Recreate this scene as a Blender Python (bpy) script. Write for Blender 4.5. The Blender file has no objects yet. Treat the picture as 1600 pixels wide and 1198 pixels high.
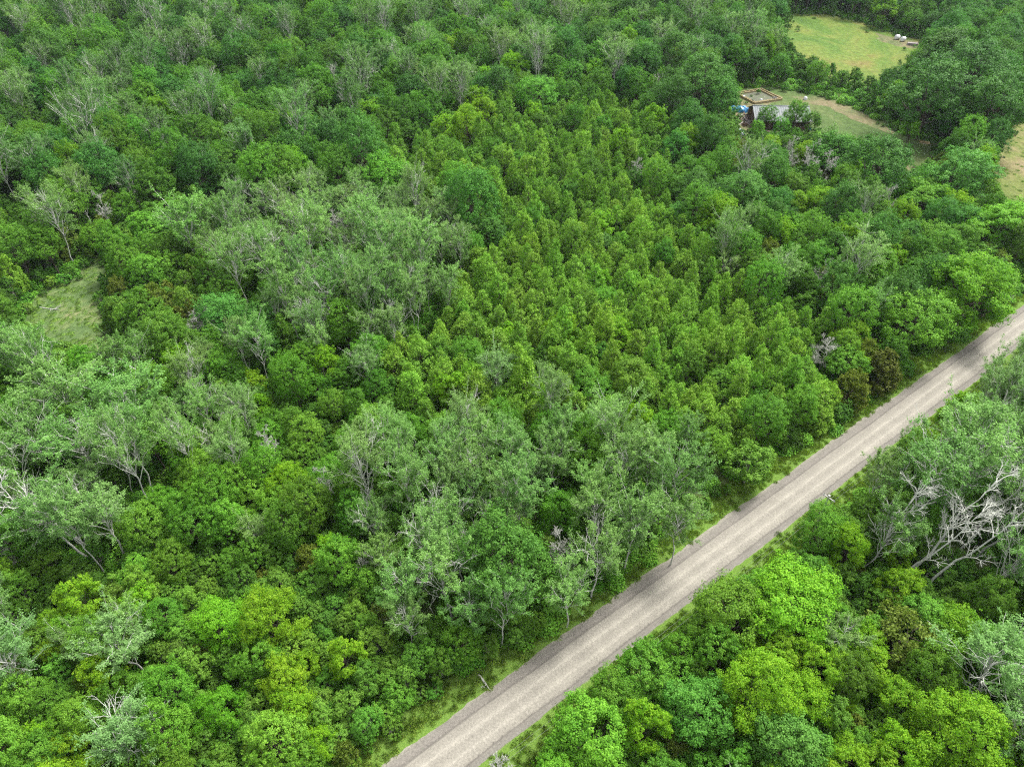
import bpy, math, random
import numpy as np

# ------------------------------------------------------------------ camera, sky, sun, exposure
scene = bpy.context.scene
PITCH, FPX, CAMH = math.radians(40.0), 1110.0, 90.0          # drone camera, focal length in photo pixels, height
cam_data = bpy.data.cameras.new('camera')
cam = bpy.data.objects.new('camera', cam_data)
scene.collection.objects.link(cam)
cam.location = (0, 0, CAMH)
cam.rotation_euler = (math.pi / 2 - PITCH, 0, 0)
cam_data.sensor_width = 36.0
cam_data.lens = 36.0 * FPX / 1600.0
cam_data.clip_start = 0.5
cam_data.clip_end = 9000
scene.camera = cam

SUN_EL, SUN_AZ = math.radians(60), math.radians(48)          # azimuth clockwise from +Y
world = bpy.data.worlds.new('World')
scene.world = world
world.use_nodes = True
wn = world.node_tree
wn.nodes.clear()
sky = wn.nodes.new('ShaderNodeTexSky')
sky.sky_type = 'NISHITA'
sky.sun_disc = False
sky.sun_elevation = SUN_EL
sky.sun_rotation = SUN_AZ
sky.air_density = 1.0
sky.dust_density = 4.0
sky.ozone_density = 1.0
hs = wn.nodes.new('ShaderNodeHueSaturation')
hs.inputs['Saturation'].default_value = 0.2                  # a bright overcast: the blue is veiled
bg = wn.nodes.new('ShaderNodeBackground')
bg.inputs['Strength'].default_value = 0.125
wo = wn.nodes.new('ShaderNodeOutputWorld')
wn.links.new(sky.outputs['Color'], hs.inputs['Color'])
wn.links.new(hs.outputs['Color'], bg.inputs['Color'])
wn.links.new(bg.outputs['Background'], wo.inputs['Surface'])

sd = bpy.data.lights.new('sun', 'SUN')
sun = bpy.data.objects.new('sun', sd)
scene.collection.objects.link(sun)
sd.energy = 1.5
sd.angle = math.radians(14)
sd.color = (1.0, 0.98, 0.945)
sun.rotation_euler = (math.pi / 2 - SUN_EL, 0, math.pi - SUN_AZ)
sun.location = (0, 0, 200)

scene.view_settings.view_transform = 'Standard'
scene.view_settings.look = 'None'
scene.view_settings.exposure = 1.9
scene.view_settings.gamma = 1.0
scene.view_settings.use_curve_mapping = False
cy = scene.cycles
cy.max_bounces = 8
cy.diffuse_bounces = 6
cy.glossy_bounces = 2
cy.transmission_bounces = 6
cy.transparent_max_bounces = 4
cy.use_denoising = False
cy.pixel_filter_type = 'BLACKMAN_HARRIS'
cy.filter_width = 1.2
cy.use_adaptive_sampling = True
cy.adaptive_threshold = 0.012

# ------------------------------------------------------------------ helpers
rng = np.random.default_rng(7)
random.seed(7)
COL = scene.collection
UP = np.array([0.0, 0.0, 1.0])
CP, SP = math.cos(PITCH), math.sin(PITCH)


def G(px, py, z=0.0):
    """The point at height z that the photo pixel looks at."""
    d = np.array([(px - 800) / FPX, CP + (599 - py) / FPX * SP, -SP + (599 - py) / FPX * CP])
    t = (z - CAMH) / d[2]
    return np.array([0, 0, CAMH]) + t * d, t


def P(x, y, z):
    """World to photo pixel and depth."""
    dy, dz = y, z - CAMH
    depth = dy * CP - dz * SP
    up = dy * SP + dz * CP
    return 800 + FPX * x / depth, 599 - FPX * up / depth, depth


def nrm(v):
    return v / np.maximum(np.linalg.norm(v, axis=-1, keepdims=True), 1e-9)


def quad_mesh(name, V, F, mats, mi=None, tone=None, smooth=None, uv=None):
    me = bpy.data.meshes.new(name)
    V = np.asarray(V, np.float32); F = np.asarray(F, np.int32)
    m = len(F)
    me.vertices.add(len(V)); me.vertices.foreach_set('co', V.ravel())
    me.loops.add(m * 4); me.loops.foreach_set('vertex_index', F.ravel())
    me.polygons.add(m); me.polygons.foreach_set('loop_start', np.arange(m, dtype=np.int32) * 4)
    for x in mats:
        me.materials.append(x)
    if mi is not None:
        me.polygons.foreach_set('material_index', np.asarray(mi, np.int32))
    if smooth is not None:
        me.polygons.foreach_set('use_smooth', np.asarray(smooth, bool))
    if tone is not None:
        a = me.attributes.new('tone', 'FLOAT', 'FACE')
        a.data.foreach_set('value', np.asarray(tone, np.float32))
    if uv is not None:
        u = me.uv_layers.new(name='UVMap')
        u.data.foreach_set('uv', np.asarray(uv, np.float32)[F.ravel()].ravel())
    me.update(calc_edges=True)
    return me


def py_mesh(name, V, F, mats, smooth=False):
    me = bpy.data.meshes.new(name)
    me.from_pydata([tuple(map(float, v)) for v in V], [], [tuple(f) for f in F])
    for x in mats:
        me.materials.append(x)
    if smooth:
        for q in me.polygons:
            q.use_smooth = True
    me.update()
    return me


def link(name, data, parent=None, loc=None, rot=None, scale=None):
    o = bpy.data.objects.new(name, data)
    COL.objects.link(o)
    if parent is not None:
        o.parent = parent
    if loc is not None:
        o.location = tuple(map(float, loc))
    if rot is not None:
        o.rotation_euler = tuple(map(float, rot))
    if scale is not None:
        o.scale = tuple(map(float, scale))
    return o


def tag(o, label, cat, group=None):
    o['label'] = label
    o['category'] = cat
    if group:
        o['group'] = group
    return o


# ------------------------------------------------------------------ materials
def new_mat(name):
    m = bpy.data.materials.new(name)
    m.use_nodes = True
    nt = m.node_tree
    nt.nodes.clear()
    out = nt.nodes.new('ShaderNodeOutputMaterial')
    return m, nt, out


def N(nt, t, **kw):
    n = nt.nodes.new(t)
    for k, v in kw.items():
        setattr(n, k, v)
    return n


def mixc(nt, fac, a, b, mode='MIX'):
    n = N(nt, 'ShaderNodeMix', data_type='RGBA', blend_type=mode)
    for sock, v in ((n.inputs[0], fac), (n.inputs[6], a), (n.inputs[7], b)):
        if hasattr(v, 'is_linked'):
            nt.links.new(v, sock)
        elif isinstance(v, (int, float)):
            sock.default_value = v
        else:
            sock.default_value = (*v, 1)
    return n.outputs[2]


def ramp(nt, src, stops):
    r = N(nt, 'ShaderNodeValToRGB')
    e = r.color_ramp.elements
    while len(e) < len(stops):
        e.new(0.5)
    for k, (pos, c) in enumerate(stops):
        e[k].position = pos
        e[k].color = (*c, 1) if not isinstance(c, (int, float)) else (c, c, c, 1)
    nt.links.new(src, r.inputs[0])
    return r.outputs[0]


def noise(nt, scale, detail=4, rough=0.55, vec=None, dist=0.0):
    n = N(nt, 'ShaderNodeTexNoise')
    n.inputs['Scale'].default_value = scale
    n.inputs['Detail'].default_value = detail
    n.inputs['Roughness'].default_value = rough
    n.inputs['Distortion'].default_value = dist
    if vec is None:
        g = N(nt, 'ShaderNodeNewGeometry')
        vec = g.outputs['Position']
    nt.links.new(vec, n.inputs['Vector'])
    return n.outputs['Fac']


def leaf_mat(name, a, b, trans=0.32, var=0.22, hue=0.012):
    m, nt, out = new_mat(name)
    at = N(nt, 'ShaderNodeAttribute', attribute_name='tone')
    c = mixc(nt, at.outputs['Fac'], a, b)
    oi = N(nt, 'ShaderNodeObjectInfo')
    c = mixc(nt, 1.0, c, oi.outputs['Color'], 'MULTIPLY')
    rmp = N(nt, 'ShaderNodeMapRange')
    rmp.inputs[3].default_value = 2.0 * (1 - var); rmp.inputs[4].default_value = 2.0 * (1 + var)
    nt.links.new(oi.outputs['Random'], rmp.inputs[0])
    mul = N(nt, 'ShaderNodeMath', operation='MULTIPLY'); mul.inputs[1].default_value = 7.31
    fr = N(nt, 'ShaderNodeMath', operation='FRACT')
    nt.links.new(oi.outputs['Random'], mul.inputs[0]); nt.links.new(mul.outputs[0], fr.inputs[0])
    hr = N(nt, 'ShaderNodeMapRange')
    hr.inputs[3].default_value = 0.5 - hue; hr.inputs[4].default_value = 0.5 + hue * 0.35
    nt.links.new(fr.outputs[0], hr.inputs[0])
    h = N(nt, 'ShaderNodeHueSaturation')
    nt.links.new(hr.outputs[0], h.inputs['Hue']); nt.links.new(rmp.outputs[0], h.inputs['Value'])
    nt.links.new(c, h.inputs['Color'])
    d = N(nt, 'ShaderNodeBsdfPrincipled')
    d.inputs['Roughness'].default_value = 0.55
    d.inputs['Specular IOR Level'].default_value = 0.12
    nt.links.new(h.outputs[0], d.inputs['Base Color'])
    t = N(nt, 'ShaderNodeBsdfTranslucent')
    tc = mixc(nt, 1.0, h.outputs[0], (1.0, 1.15, 0.6), 'MULTIPLY')
    nt.links.new(tc, t.inputs['Color'])
    mx = N(nt, 'ShaderNodeMixShader'); mx.inputs[0].default_value = trans
    nt.links.new(d.outputs[0], mx.inputs[1]); nt.links.new(t.outputs[0], mx.inputs[2])
    nt.links.new(mx.outputs[0], out.inputs['Surface'])
    return m


def rough_mat(name, stops, scale, rough=0.85, detail=5, bump=0.0, bscale=None, spec=0.25, metal=0.0):
    m, nt, out = new_mat(name)
    tc = N(nt, 'ShaderNodeTexCoord')
    c = ramp(nt, noise(nt, scale, detail, 0.6, tc.outputs['Object']), stops)
    d = N(nt, 'ShaderNodeBsdfPrincipled')
    d.inputs['Roughness'].default_value = rough
    d.inputs['Specular IOR Level'].default_value = spec
    d.inputs['Metallic'].default_value = metal
    nt.links.new(c, d.inputs['Base Color'])
    if bump:
        bp = N(nt, 'ShaderNodeBump'); bp.inputs['Strength'].default_value = bump
        bp.inputs['Distance'].default_value = 0.1
        nt.links.new(noise(nt, bscale or scale * 3, 4, 0.6, tc.outputs['Object']), bp.inputs['Height'])
        nt.links.new(bp.outputs[0], d.inputs['Normal'])
    nt.links.new(d.outputs[0], out.inputs['Surface'])
    return m


M = {}
M['maple'] = leaf_mat('maple_leaf', (0.054, 0.168, 0.011), (0.142, 0.312, 0.030), trans=0.32, var=0.25, hue=0.014)
M['cedar'] = leaf_mat('cedar_spray', (0.092, 0.220, 0.018), (0.218, 0.395, 0.050), trans=0.30, var=0.14, hue=0.008)
M['poplar'] = leaf_mat('poplar_leaf', (0.092, 0.205, 0.042), (0.200, 0.345, 0.096), trans=0.34, var=0.14)
M['oak'] = leaf_mat('oak_leaf', (0.034, 0.126, 0.015), (0.090, 0.230, 0.035), trans=0.28)
M['juniper'] = leaf_mat('juniper_spray', (0.070, 0.118, 0.014), (0.155, 0.215, 0.034), trans=0.3)
M['ash'] = leaf_mat('ash_leaf', (0.100, 0.255, 0.010), (0.232, 0.408, 0.022), trans=0.42, var=0.12, hue=0.01)
M['bush'] = leaf_mat('bush_leaf', (0.060, 0.166, 0.014), (0.142, 0.292, 0.038), trans=0.32, var=0.24, hue=0.014)
M['weed'] = leaf_mat('weed_leaf', (0.052, 0.160, 0.012), (0.135, 0.290, 0.034), trans=0.34, var=0.25)
M['grass'] = leaf_mat('grass_blade', (0.070, 0.130, 0.022), (0.170, 0.225, 0.050), trans=0.25, var=0.25)
M['bark'] = rough_mat('brown_bark', [(0.3, (0.055, 0.042, 0.032)), (0.7, (0.14, 0.115, 0.09))], 6)
M['greybark'] = rough_mat('grey_bark', [(0.3, (0.17, 0.155, 0.13)), (0.7, (0.40, 0.38, 0.33))], 5)
M['palebark'] = rough_mat('pale_bark', [(0.3, (0.33, 0.335, 0.29)), (0.65, (0.54, 0.54, 0.48))], 4)
M['deadwood'] = rough_mat('weathered_deadwood', [(0.3, (0.24, 0.24, 0.205)), (0.7, (0.42, 0.42, 0.37))], 4)


# ------------------------------------------------------------------ ground, road, verges, fields
RC = np.array([-9.85, 35.7])                       # a point on the road's centre line
RD = np.array([0.7985, 0.602]); RD /= np.linalg.norm(RD)
RN = np.array([-RD[1], RD[0]])                     # towards the big wood
RHW = 3.45


def road_dist(x, y):
    return (x - RC[0]) * RN[0] + (y - RC[1]) * RN[1]


def ground_material():
    m, nt, out = new_mat('forest_floor')
    big = noise(nt, 0.05, 4, 0.6)
    fine = noise(nt, 0.9, 6, 0.65)
    c1 = ramp(nt, fine, [(0.3, (0.022, 0.042, 0.008)), (0.6, (0.045, 0.085, 0.014)), (0.8, (0.080, 0.120, 0.026))])
    c2 = ramp(nt, fine, [(0.3, (0.028, 0.040, 0.012)), (0.7, (0.060, 0.085, 0.022))])
    c = mixc(nt, ramp(nt, big, [(0.45, 0.0), (0.6, 1.0)]), c1, c2)
    d = N(nt, 'ShaderNodeBsdfPrincipled'); d.inputs['Roughness'].default_value = 0.95
    d.inputs['Specular IOR Level'].default_value = 0.1
    nt.links.new(c, d.inputs['Base Color'])
    bp = N(nt, 'ShaderNodeBump'); bp.inputs['Strength'].default_value = 0.8; bp.inputs['Distance'].default_value = 0.3
    nt.links.new(fine, bp.inputs['Height']); nt.links.new(bp.outputs[0], d.inputs['Normal'])
    nt.links.new(d.outputs[0], out.inputs['Surface'])
    return m


def meadow_material(name, cols, s1=0.12, s2=1.6, bump=0.6):
    m, nt, out = new_mat(name)
    g = N(nt, 'ShaderNodeNewGeometry')
    mp = N(nt, 'ShaderNodeMapping'); mp.inputs['Scale'].default_value = (1, 0.6, 1)
    nt.links.new(g.outputs['Position'], mp.inputs['Vector'])
    big = noise(nt, s1, 5, 0.62, mp.outputs[0], 0.6)
    fine = noise(nt, s2, 6, 0.7, mp.outputs[0])
    base = ramp(nt, big, cols)
    c = mixc(nt, 0.75, base, ramp(nt, fine, [(0.3, 0.40), (0.7, 1.25)]), 'MULTIPLY')
    d = N(nt, 'ShaderNodeBsdfPrincipled'); d.inputs['Roughness'].default_value = 0.95
    d.inputs['Specular IOR Level'].default_value = 0.1
    nt.links.new(c, d.inputs['Base Color'])
    bp = N(nt, 'ShaderNodeBump'); bp.inputs['Strength'].default_value = bump; bp.inputs['Distance'].default_value = 0.25
    nt.links.new(fine, bp.inputs['Height']); nt.links.new(bp.outputs[0], d.inputs['Normal'])
    nt.links.new(d.outputs[0], out.inputs['Surface'])
    return m


def axis(lo, hi, step):
    far = [100 * 1.7 ** k for k in range(5)]
    return np.array([lo - f for f in reversed(far)] + list(np.arange(lo, hi + 0.1, step)) + [hi + f for f in far])


gx, gy = axis(-420, 480, 12), axis(-60, 660, 12)
XX, YY = np.meshgrid(gx, gy, indexing='ij')
n0, n1 = XX.shape
ids = np.arange(n0 * n1).reshape(n0, n1)
gf = np.stack([ids[:-1, :-1], ids[1:, :-1], ids[1:, 1:], ids[:-1, 1:]], -1).reshape(-1, 4)
ground = link('ground', quad_mesh('ground', np.stack([XX, YY, 0 * XX], -1).reshape(-1, 3), gf, [ground_material()]))
ground['kind'] = 'structure'


def strip(name, us, zs, mat, t0=-120, t1=430, step=1.0, jit=None):
    """A strip along the road: us = metres across (towards the wood positive), zs = heights; jit = edge raggedness of first and last."""
    ts = np.arange(t0, t1 + 0.1, step)
    r = np.random.default_rng(len(name))
    U = np.repeat(np.asarray(us, float)[None, :], len(ts), 0)
    if jit:
        for col, amp in ((0, jit[0]), (-1, jit[1])):
            w = sum(a_ * np.interp(ts, np.arange(t0 - 5, t1 + 12, st_), r.normal(0, 1, len(np.arange(t0 - 5, t1 + 12, st_)))) for a_, st_ in ((0.9, 9.0), (0.6, 3.0), (0.35, 1.0)))
            U[:, col] += amp * w
    Z = np.repeat(np.asarray(zs, float)[None, :], len(ts), 0) + r.normal(0, 0.006, U.shape)
    T = np.repeat(ts[:, None], len(us), 1)
    X = RC[0] + RD[0] * T + RN[0] * U
    Y = RC[1] + RD[1] * T + RN[1] * U
    k = np.arange(U.size).reshape(U.shape)
    F = np.stack([k[:-1, :-1], k[1:, :-1], k[1:, 1:], k[:-1, 1:]], -1).reshape(-1, 4)
    V = np.stack([X, Y, Z], -1).reshape(-1, 3)
    me = quad_mesh(name, V, F, [mat], smooth=np.ones(len(F), bool), uv=np.stack([U, T], -1).reshape(-1, 2))
    o = link(name, me)
    o['kind'] = 'structure'
    return o


def road_material():
    m, nt, out = new_mat('packed_gravel')
    uv = N(nt, 'ShaderNodeUVMap', uv_map='UVMap')
    sep = N(nt, 'ShaderNodeSeparateXYZ'); nt.links.new(uv.outputs[0], sep.inputs[0])
    mp = N(nt, 'ShaderNodeMapping'); mp.inputs['Scale'].default_value = (1, 0.10, 1)
    nt.links.new(uv.outputs[0], mp.inputs['Vector'])
    wob = noise(nt, 0.9, 4, 0.6, mp.outputs[0])          # lengthwise wandering of the tracks
    wob2 = noise(nt, 3.2, 5, 0.7, uv.outputs[0])
    a = N(nt, 'ShaderNodeMath', operation='MULTIPLY_ADD'); a.inputs[1].default_value = 0.8
    nt.links.new(wob, a.inputs[0]); nt.links.new(sep.outputs[0], a.inputs[2])
    b = N(nt, 'ShaderNodeMath', operation='MULTIPLY_ADD'); b.inputs[1].default_value = 0.55
    nt.links.new(wob2, b.inputs[0]); nt.links.new(a.outputs[0], b.inputs[2])
    mr = N(nt, 'ShaderNodeMapRange'); mr.inputs[1].default_value = -3.6 + 0.67; mr.inputs[2].default_value = 3.6 + 0.67
    nt.links.new(b.outputs[0], mr.inputs[0])
    taupe, dark, beige, cream, light = (0.142, 0.131, 0.111), (0.104, 0.095, 0.081), (0.182, 0.168, 0.140), (0.246, 0.228, 0.190), (0.205, 0.190, 0.158)
    c = ramp(nt, mr.outputs[0], [(0.0, (0.19, 0.18, 0.145)), (0.035, taupe), (0.125, taupe), (0.15, dark), (0.185, beige), (0.29, light), (0.33, cream), (0.38, light), (0.47, beige), (0.53, light),
                                 (0.565, cream), (0.61, light), (0.70, beige), (0.765, beige), (0.785, dark), (0.83, (0.145, 0.132, 0.113)), (0.93, taupe), (1.0, (0.18, 0.168, 0.135))])
    grit = noise(nt, 3.2, 7, 0.85, uv.outputs[0])
    c = mixc(nt, 0.7, c, ramp(nt, grit, [(0.35, 0.55), (0.65, 1.40)]), 'MULTIPLY')
    pat = noise(nt, 0.35, 3, 0.6, uv.outputs[0])
    c = mixc(nt, 0.45, c, ramp(nt, pat, [(0.3, 0.74), (0.7, 1.15)]), 'MULTIPLY')
    d = N(nt, 'ShaderNodeBsdfPrincipled'); d.inputs['Roughness'].default_value = 0.9
    d.inputs['Specular IOR Level'].default_value = 0.15
    nt.links.new(c, d.inputs['Base Color'])
    bp = N(nt, 'ShaderNodeBump'); bp.inputs['Strength'].default_value = 0.5; bp.inputs['Distance'].default_value = 0.05
    nt.links.new(grit, bp.inputs['Height']); nt.links.new(bp.outputs[0], d.inputs['Normal'])
    nt.links.new(d.outputs[0], out.inputs['Surface'])
    return m


def verge_material():
    m, nt, out = new_mat('verge_soil_and_grass')
    uv = N(nt, 'ShaderNodeUVMap', uv_map='UVMap')
    sep = N(nt, 'ShaderNodeSeparateXYZ'); nt.links.new(uv.outputs[0], sep.inputs[0])
    ab = N(nt, 'ShaderNodeMath', operation='ABSOLUTE'); nt.links.new(sep.outputs[0], ab.inputs[0])
    n = noise(nt, 0.8, 5, 0.65, uv.outputs[0])
    s = N(nt, 'ShaderNodeMath', operation='MULTIPLY_ADD'); s.inputs[1].default_value = -1.5
    nt.links.new(n, s.inputs[0]); nt.links.new(ab.outputs[0], s.inputs[2])
    mr = N(nt, 'ShaderNodeMapRange'); mr.inputs[1].default_value = 2.2; mr.inputs[2].default_value = 2.75
    nt.links.new(s.outputs[0], mr.inputs[0])
    f = noise(nt, 5, 5, 0.7, uv.outputs[0])
    gr = ramp(nt, f, [(0.3, (0.050, 0.095, 0.016)), (0.55, (0.095, 0.165, 0.026)), (0.75, (0.17, 0.205, 0.055))])
    so = ramp(nt, f, [(0.3, (0.125, 0.115, 0.088)), (0.7, (0.21, 0.195, 0.155))])
    c = mixc(nt, mr.outputs[0], so, gr)
    d = N(nt, 'ShaderNodeBsdfPrincipled'); d.inputs['Roughness'].default_value = 0.95
    d.inputs['Specular IOR Level'].default_value = 0.1
    nt.links.new(c, d.inputs['Base Color'])
    bp = N(nt, 'ShaderNodeBump'); bp.inputs['Strength'].default_value = 0.8; bp.inputs['Distance'].default_value = 0.12
    nt.links.new(f, bp.inputs['Height']); nt.links.new(bp.outputs[0], d.inputs['Normal'])
    nt.links.new(d.outputs[0], out.inputs['Surface'])
    return m


ru = np.array([-3.45, -3.2, -2.6, -1.9, -1.0, 0, 1.0, 1.9, 2.4, 2.7, 3.2, 3.55])
rz = np.array([0.13, 0.19, 0.20, 0.21, 0.24, 0.26, 0.24, 0.21, 0.19, 0.24, 0.19, 0.12])
strip('gravel_road', ru, rz, road_material(), step=0.4, jit=(0.10, 0.17))
vm = verge_material()
strip('verge_far', [2.9, 3.4, 3.9, 4.8, 6.0, 8.0], [0.04, 0.13, 0.11, 0.03, 0.02, 0.02], vm)
strip('verge_near', [-9.0, -7.0, -5.2, -4.2, -3.4, -2.9], [0.02, 0.02, 0.03, 0.10, 0.14, 0.04], vm)


def sheet(name, pix, z, mat, extra=2):
    """A ground sheet whose outline is given in photo pixels on the ground; its edge is broken up a little."""
    pts = [G(*q)[0][:2] for q in pix]
    r = np.random.default_rng(len(name) + len(pix))
    ring = []
    for i, a in enumerate(pts):
        b = pts[(i + 1) % len(pts)]
        L = np.linalg.norm(b - a); k = max(1, int(L / 2.0))
        nn = np.array([-(b - a)[1], (b - a)[0]]) / max(L, 1e-6)
        for j in range(k):
            q = a + (b - a) * j / k + nn * r.normal(0, 0.5)
            ring.append((q[0], q[1], z))
    me = py_mesh(name, ring, [list(range(len(ring)))], [mat])
    o = link(name, me)
    o['kind'] = 'structure'
    return o, np.array(ring)[:, :2]


MEADOW_PX = [(1222, 62), (1232, 22), (1290, 22), (1350, 35), (1400, 55), (1445, 62), (1450, 80), (1425, 100), (1400, 125), (1350, 140), (1300, 128), (1250, 100)]
YARD_PX = [(1140, 150), (1165, 136), (1215, 138), (1290, 150), (1345, 172), (1400, 202), (1462, 224), (1470, 240), (1445, 270), (1412, 290), (1392, 262), (1340, 232), (1290, 212), (1262, 212), (1160, 216), (1135, 190)]
SIDE_PX = [(1552, 232), (1585, 190), (1680, 160), (1700, 330), (1600, 340), (1555, 330), (1540, 280)]
CLEAR_PX = [(30, 505), (55, 455), (112, 436), (146, 402), (182, 412), (170, 470), (180, 520), (215, 548), (190, 572), (110, 556), (52, 538)]
_, MEADOW = sheet('meadow', MEADOW_PX, 0.020, meadow_material('meadow_grass', [(0.28, (0.045, 0.090, 0.016)), (0.42, (0.070, 0.125, 0.020)), (0.54, (0.110, 0.145, 0.028)), (0.64, (0.130, 0.130, 0.034)), (0.76, (0.150, 0.105, 0.045))], 0.05, 0.6))
_, YARD = sheet('lawn', YARD_PX, 0.020, meadow_material('mown_lawn', [(0.32, (0.044, 0.078, 0.020)), (0.52, (0.068, 0.105, 0.030)), (0.68, (0.098, 0.118, 0.042)), (0.82, (0.140, 0.125, 0.070))], 0.06, 0.7, 0.3))
_, SIDE = sheet('side_meadow', SIDE_PX, 0.020, meadow_material('rough_meadow', [(0.34, (0.075, 0.111, 0.023)), (0.5, (0.125, 0.146, 0.042)), (0.62, (0.186, 0.160, 0.077)), (0.75, (0.203, 0.156, 0.099))], 0.06, 0.8))
_, CLEARING = sheet('clearing', CLEAR_PX, 0.020, meadow_material('lodged_grass', [(0.30, (0.055, 0.095, 0.030)), (0.50, (0.085, 0.130, 0.042)), (0.62, (0.120, 0.150, 0.055)), (0.74, (0.210, 0.195, 0.105))], 0.22, 1.1, 0.9))
DIRT = meadow_material('bare_dirt', [(0.35, (0.075, 0.098, 0.035)), (0.5, (0.120, 0.120, 0.055)), (0.62, (0.150, 0.125, 0.070)), (0.75, (0.085, 0.105, 0.035))], 0.16, 0.8, 0.3)
sheet('dirt_track', [(1236, 150), (1290, 153), (1345, 176), (1395, 204), (1400, 212), (1340, 190), (1290, 166), (1245, 160)], 0.028, DIRT)
sheet('dirt_patch', [(1408, 250), (1440, 262), (1425, 288), (1406, 278)], 0.028, DIRT)
sheet('meadow_scar', [(1368, 52), (1395, 58), (1440, 66), (1438, 78), (1400, 72), (1372, 64)], 0.028, DIRT)
sheet('building_site', [(1150, 150), (1180, 137), (1224, 152), (1196, 168), (1190, 205), (1150, 206)], 0.028, DIRT)


def inside(poly, x, y):
    xs, ys = poly[:, 0], poly[:, 1]
    xj, yj = np.roll(xs, 1), np.roll(ys, 1)
    with np.errstate(divide='ignore', invalid='ignore'):
        c = ((ys > y) != (yj > y)) & (x < (xj - xs) * (y - ys) / (yj - ys) + xs)
    return bool(np.count_nonzero(c) % 2)


def edge_dist(poly, x, y):
    a, b = poly, np.roll(poly, -1, 0)
    p_ = np.array([x, y]); ab = b - a
    t = np.clip(((p_ - a) * ab).sum(1) / np.maximum((ab ** 2).sum(1), 1e-9), 0, 1)
    return float(np.sqrt((((a + ab * t[:, None]) - p_) ** 2).sum(1)).min())


# ------------------------------------------------------------------ tree prototypes
def tube(path, rad, sides=5):
    path = np.asarray(path, float); rad = np.asarray(rad, float)
    k = len(path)
    tan = nrm(np.gradient(path, axis=0))
    ref = np.where(np.abs(tan[:, 2:3]) > 0.9, np.array([[1.0, 0, 0]]), np.array([[0, 0, 1.0]]))
    a = nrm(np.cross(tan, ref)); b = np.cross(tan, a)
    th = np.arange(sides) * 2 * math.pi / sides
    ring = path[:, None, :] + rad[:, None, None] * (np.cos(th)[None, :, None] * a[:, None, :] + np.sin(th)[None, :, None] * b[:, None, :])
    idx = np.arange(k * sides).reshape(k, sides)
    nx = np.roll(idx, -1, 1)
    F = np.stack([idx[:-1], nx[:-1], nx[1:], idx[1:]], -1).reshape(-1, 4)
    return ring.reshape(-1, 3), F


class Acc:
    def __init__(s):
        s.V, s.F, s.n = [], [], 0

    def add(s, V, F):
        s.V.append(V); s.F.append(F + s.n); s.n += len(V)

    def tube(s, path, rad, sides=5):
        s.add(*tube(path, rad, sides))

    def mesh(s, name, mat):
        F = np.concatenate(s.F)
        return quad_mesh(name, np.concatenate(s.V), F, [mat], smooth=np.ones(len(F), bool))


def leaves(C, Nn, U, L, W, fold=0.18):
    """Folded kite-shaped leaves: centres, normals, long directions, lengths and widths."""
    Nn = nrm(Nn)
    U = nrm(U - (U * Nn).sum(1, keepdims=True) * Nn)
    S = np.cross(Nn, U)
    L = L[:, None]; W = W[:, None]
    V = np.stack([C - U * L * 0.5, C + S * W * 0.5 + U * L * 0.05 + Nn * W * fold, C + U * L * 0.5, C - S * W * 0.5 + U * L * 0.05 + Nn * W * fold], 1)
    F = np.arange(len(C) * 4).reshape(-1, 4)
    return V.reshape(-1, 3), F


def rnd_dir(r, n):
    return nrm(r.normal(0, 1, (n, 3)))


def bend_path(r, a, b, k=4, wob=0.06, sag=0.0):
    a, b = np.asarray(a, float), np.asarray(b, float)
    t = np.linspace(0, 1, k)[:, None]
    L = np.linalg.norm(b - a)
    p_ = a + (b - a) * t + r.normal(0, wob * L, (k, 3)) * (t * (1 - t) * 4) ** 0.5
    p_[:, 2] += sag * L * (t[:, 0] * (1 - t[:, 0]) * 4)
    p_[0] = a
    return p_


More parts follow.
